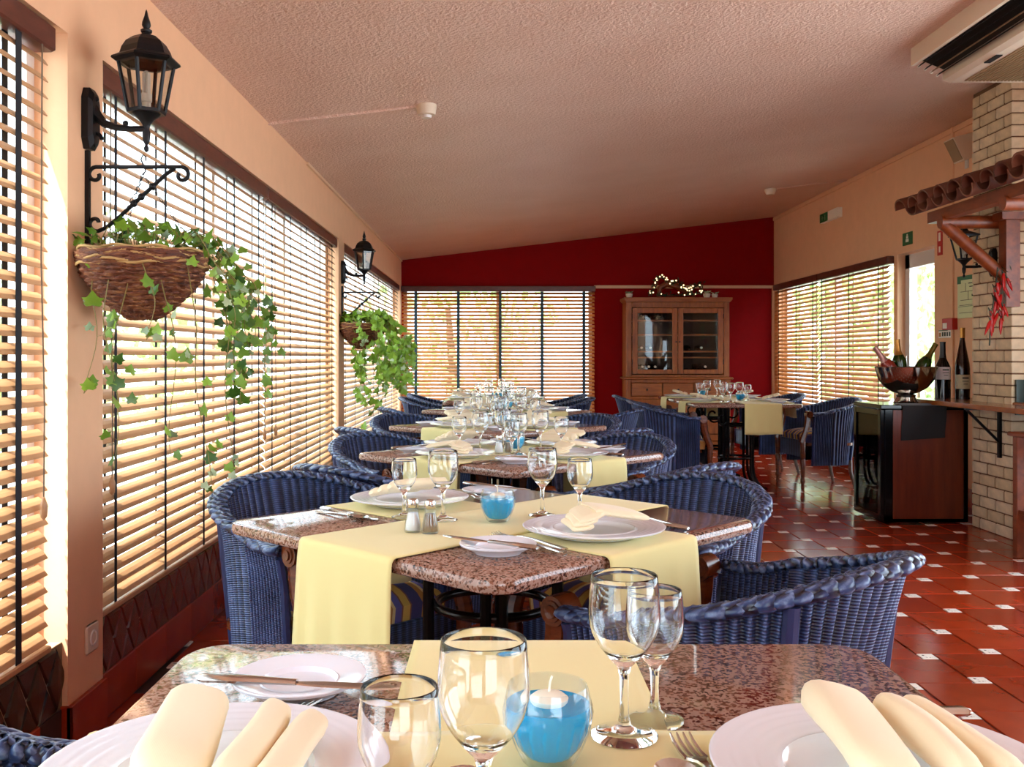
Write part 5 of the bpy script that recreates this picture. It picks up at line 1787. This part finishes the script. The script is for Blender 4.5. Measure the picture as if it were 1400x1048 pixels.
MB().box((.07, D - .03, .92), (CW - .07, D - .021, 1.76)).obj('back_board', M['dark_inside'], cab)
ext([(-.005, 1.83), (-.03, 1.86), (-.03, 1.885), (CW + .03, 1.885), (CW + .03, 1.86), (CW + .005, 1.83)], uy - .04, D).obj('cornice', M['pine_h'], cab)
SH = (1.135, 1.21, 1.42, 1.60)
for z in SH: MB().bbox((.07, uy + .05, z - .009), (CW - .07, D - .03, z + .009), .002).obj('shelf_board', M['pine_h'], cab)
for k in range(2):
    x0 = .075 + k * (CW - .15) / 2; x1 = x0 + (CW - .15) / 2 - .006
    fr_ = MB()
    t = .065
    fr_.bbox((x0, uy - .02, .93), (x0 + t, uy, 1.755), .004); fr_.bbox((x1 - t, uy - .02, .93), (x1, uy, 1.755), .004); fr_.bbox((x0 + t, uy - .02, .93), (x1 - t, uy, .985), .004); fr_.bbox((x0 + t, uy - .02, 1.69), (x1 - t, uy, 1.755), .004)
    f_ = fr_.obj('glazed_door', M['pine'], cab)
    MB().box((x0 + t, uy - .012, .985), (x1 - t, uy - .008, 1.69)).obj('pane', M['glass_pane'], f_)
    MB().ball((x1 - .02 if k == 0 else x0 + .02, uy - .028, 1.33), .010).obj('knob', M['dark_inside'], f_, True)
    for zh in (1.05, 1.62):
        MB().box((x0 - .008 if k == 0 else x1 - .002, uy - .024, zh), (x0 + .002 if k == 0 else x1 + .008, uy - .018, zh + .06)).obj('hinge', M['dark_inside'], f_)
# bottles lying in the cabinet, ends to the front
lying = MB()
lb_p = [(.0005, 0), (.012, 0), (.0135, .01), (.0135, .09), (.036, .14), (.036, .29), (.0005, .29)]
lbm = MB().lathe(lb_p, 14, RX(-PI / 2)).mesh('wine_bottle', M['bottle_dark'], True)
capm = MB().lathe([(.0005, -.003), (.0145, -.002), (.0148, .03), (.0135, .031)], 12, RX(-PI / 2)).mesh('foil_cap', M['sign_white'], True)
spots = [(.20, SH[1] + .048, 1), (.31, SH[1] + .048, 1), (.17, .92 + .04, 0), (.25, .92 + .04, 1), (.33, .92 + .04, 1), (.41, .92 + .04, 1), (.29, .92 + .10, 1), (.37, .92 + .10, 1), (.21, .92 + .10, 1),
         (.22, SH[3] + .046, 0), (.31, SH[3] + .046, 0), (.40, SH[3] + .046, 0), (.48, SH[3] + .046, 0), (.80, .92 + .04, 0), (.88, .92 + .04, 1), (.96, .92 + .04, 1), (1.04, .92 + .04, 1), (.92, .92 + .1, 0), (1.0, .92 + .1, 1), (.80, SH[1] + .048, 0), (.95, SH[1] + .048, 1)]
rowname = {round(SH[1] + .048, 3): 'on the middle shelf', round(.96, 3): 'in the bottom row', round(1.02, 3): 'in the upper row at the bottom', round(SH[3] + .046, 3): 'on the top shelf'}
cntr = {}
ordw = ['first', 'second', 'third', 'fourth', 'fifth', 'sixth', 'seventh', 'eighth', 'ninth']
for x, z, cap in sorted(spots, key=lambda s_: s_[0]):
    rn = rowname[round(z, 3)]
    side = 'left' if x < CW / 2 else 'right'
    key = (rn, side); cntr[key] = cntr.get(key, 0) + 1
    r_ = thing('wine_bottle', '%s lying bottle from left, %s, %s cabinet door' % (ordw[cntr[key] - 1], rn, side), 'bottle', (CX0 + x, CY + .10, z), 0, 'bottles lying in the cabinet')
    link('glass_body', lbm, r_)
    if cap: link('foil_cap', capm, r_)
# decorations on the cabinet top
ZC = 1.885
gar = thing('light_garland', 'leafy garland with small warm fairy lights on top of the cabinet', 'garland', (CX0 + .58, CY + .18, ZC))
gpath = [(-.26, -.08, .02), (-.22, -.02, .12), (-.18, 0, .24), (-.10, -.02, .26), (-.02, -.06, .16), (.08, -.06, .20), (.14, -.04, .12), (.22, -.06, .08), (.30, -.04, .14), (.36, -.02, .17), (.38, -.05, .06), (.20, -.12, .03), (.0, -.12, .02), (-.18, -.1, .03)]
MB().tube(gpath, .006, 6).obj('wire', M['chilli_stem'], gar)
rnd = random.Random(8)
gl = MB()
for k in range(230):
    s_ = rnd.uniform(0, len(gpath) - 1.01); i = int(s_)
    c = Vector(gpath[i]).lerp(Vector(gpath[i + 1]), s_ - i) + Vector((rnd.gauss(0, .022), rnd.gauss(0, .02), abs(rnd.gauss(0, .022))))
    q = Euler((rnd.uniform(0, 6), rnd.uniform(0, 6), rnd.uniform(0, 6))).to_matrix()
    n = len(gl.v)
    gl.v += [tuple(c + q @ Vector(v_)) for v_ in ((-.025, 0, 0), (0, -.010, .003), (.025, 0, 0), (0, .010, .003))]
    gl.f.append((n, n + 1, n + 2, n + 3))
go = gl.obj('garland_leaves', M['chilli_stem'], gar); go['kind'] = 'stuff'
lbm2 = MB().ball((0, 0, 0), .0095, 8, 6).mesh('light', M['fairy'], True)
for k in range(40):
    s_ = rnd.uniform(0, len(gpath) - 1.01); i = int(s_)
    c = Vector(gpath[i]).lerp(Vector(gpath[i + 1]), s_ - i) + Vector((rnd.gauss(0, .02), -.03 + rnd.gauss(0, .01), abs(rnd.gauss(0, .02))))
    link('light', lbm2, gar, c)
dw = thing('driftwood', 'brown piece of driftwood wound with fairy lights on the cabinet', 'driftwood', (CX0 + .60, CY + .24, ZC))
MB().tube([(-.16, 0, .02), (-.15, 0, .13), (-.06, 0, .19), (.06, 0, .16), (.18, 0, .10), (.30, 0, .03)], [.03, .035, .045, .04, .035, .02], 9).obj('branch', M['log'], dw, True)
for x, lab, s_ in ((.05, 'white pot with green plant at the left end of the cabinet top', 1.0), (1.03, 'white pot with green plant on the right of the cabinet top', 1.05), (1.13, 'round white pot at the right end of the cabinet top', .9)):
    pt_ = thing('flower_pot', lab, 'pot', (CX0 + x, CY + .16, ZC), 0, 'pots on the cabinet')
    MB().lathe([(.0005, 0), (.03 * s_, 0), (.042 * s_, .03 * s_), (.045 * s_, .055 * s_), (.038 * s_, .055 * s_), (.0005, .045 * s_)], 16).obj('pot', M['pot'], pt_, True)
    lf2 = MB()
    for k in range(26 if 'green' in lab else 8):
        a = rnd.uniform(0, 6.28)
        lf2.tube([(0, 0, .045 * s_), (.03 * math.cos(a), .03 * math.sin(a), .075 * s_), (.055 * math.cos(a), .055 * math.sin(a), .075 * s_ + rnd.uniform(-.01, .02))], [.003, .008, .001], 5, flat=(1, .3))
    lo2 = lf2.obj('leaves', M['leaf_pale'], pt_); lo2['kind'] = 'stuff'
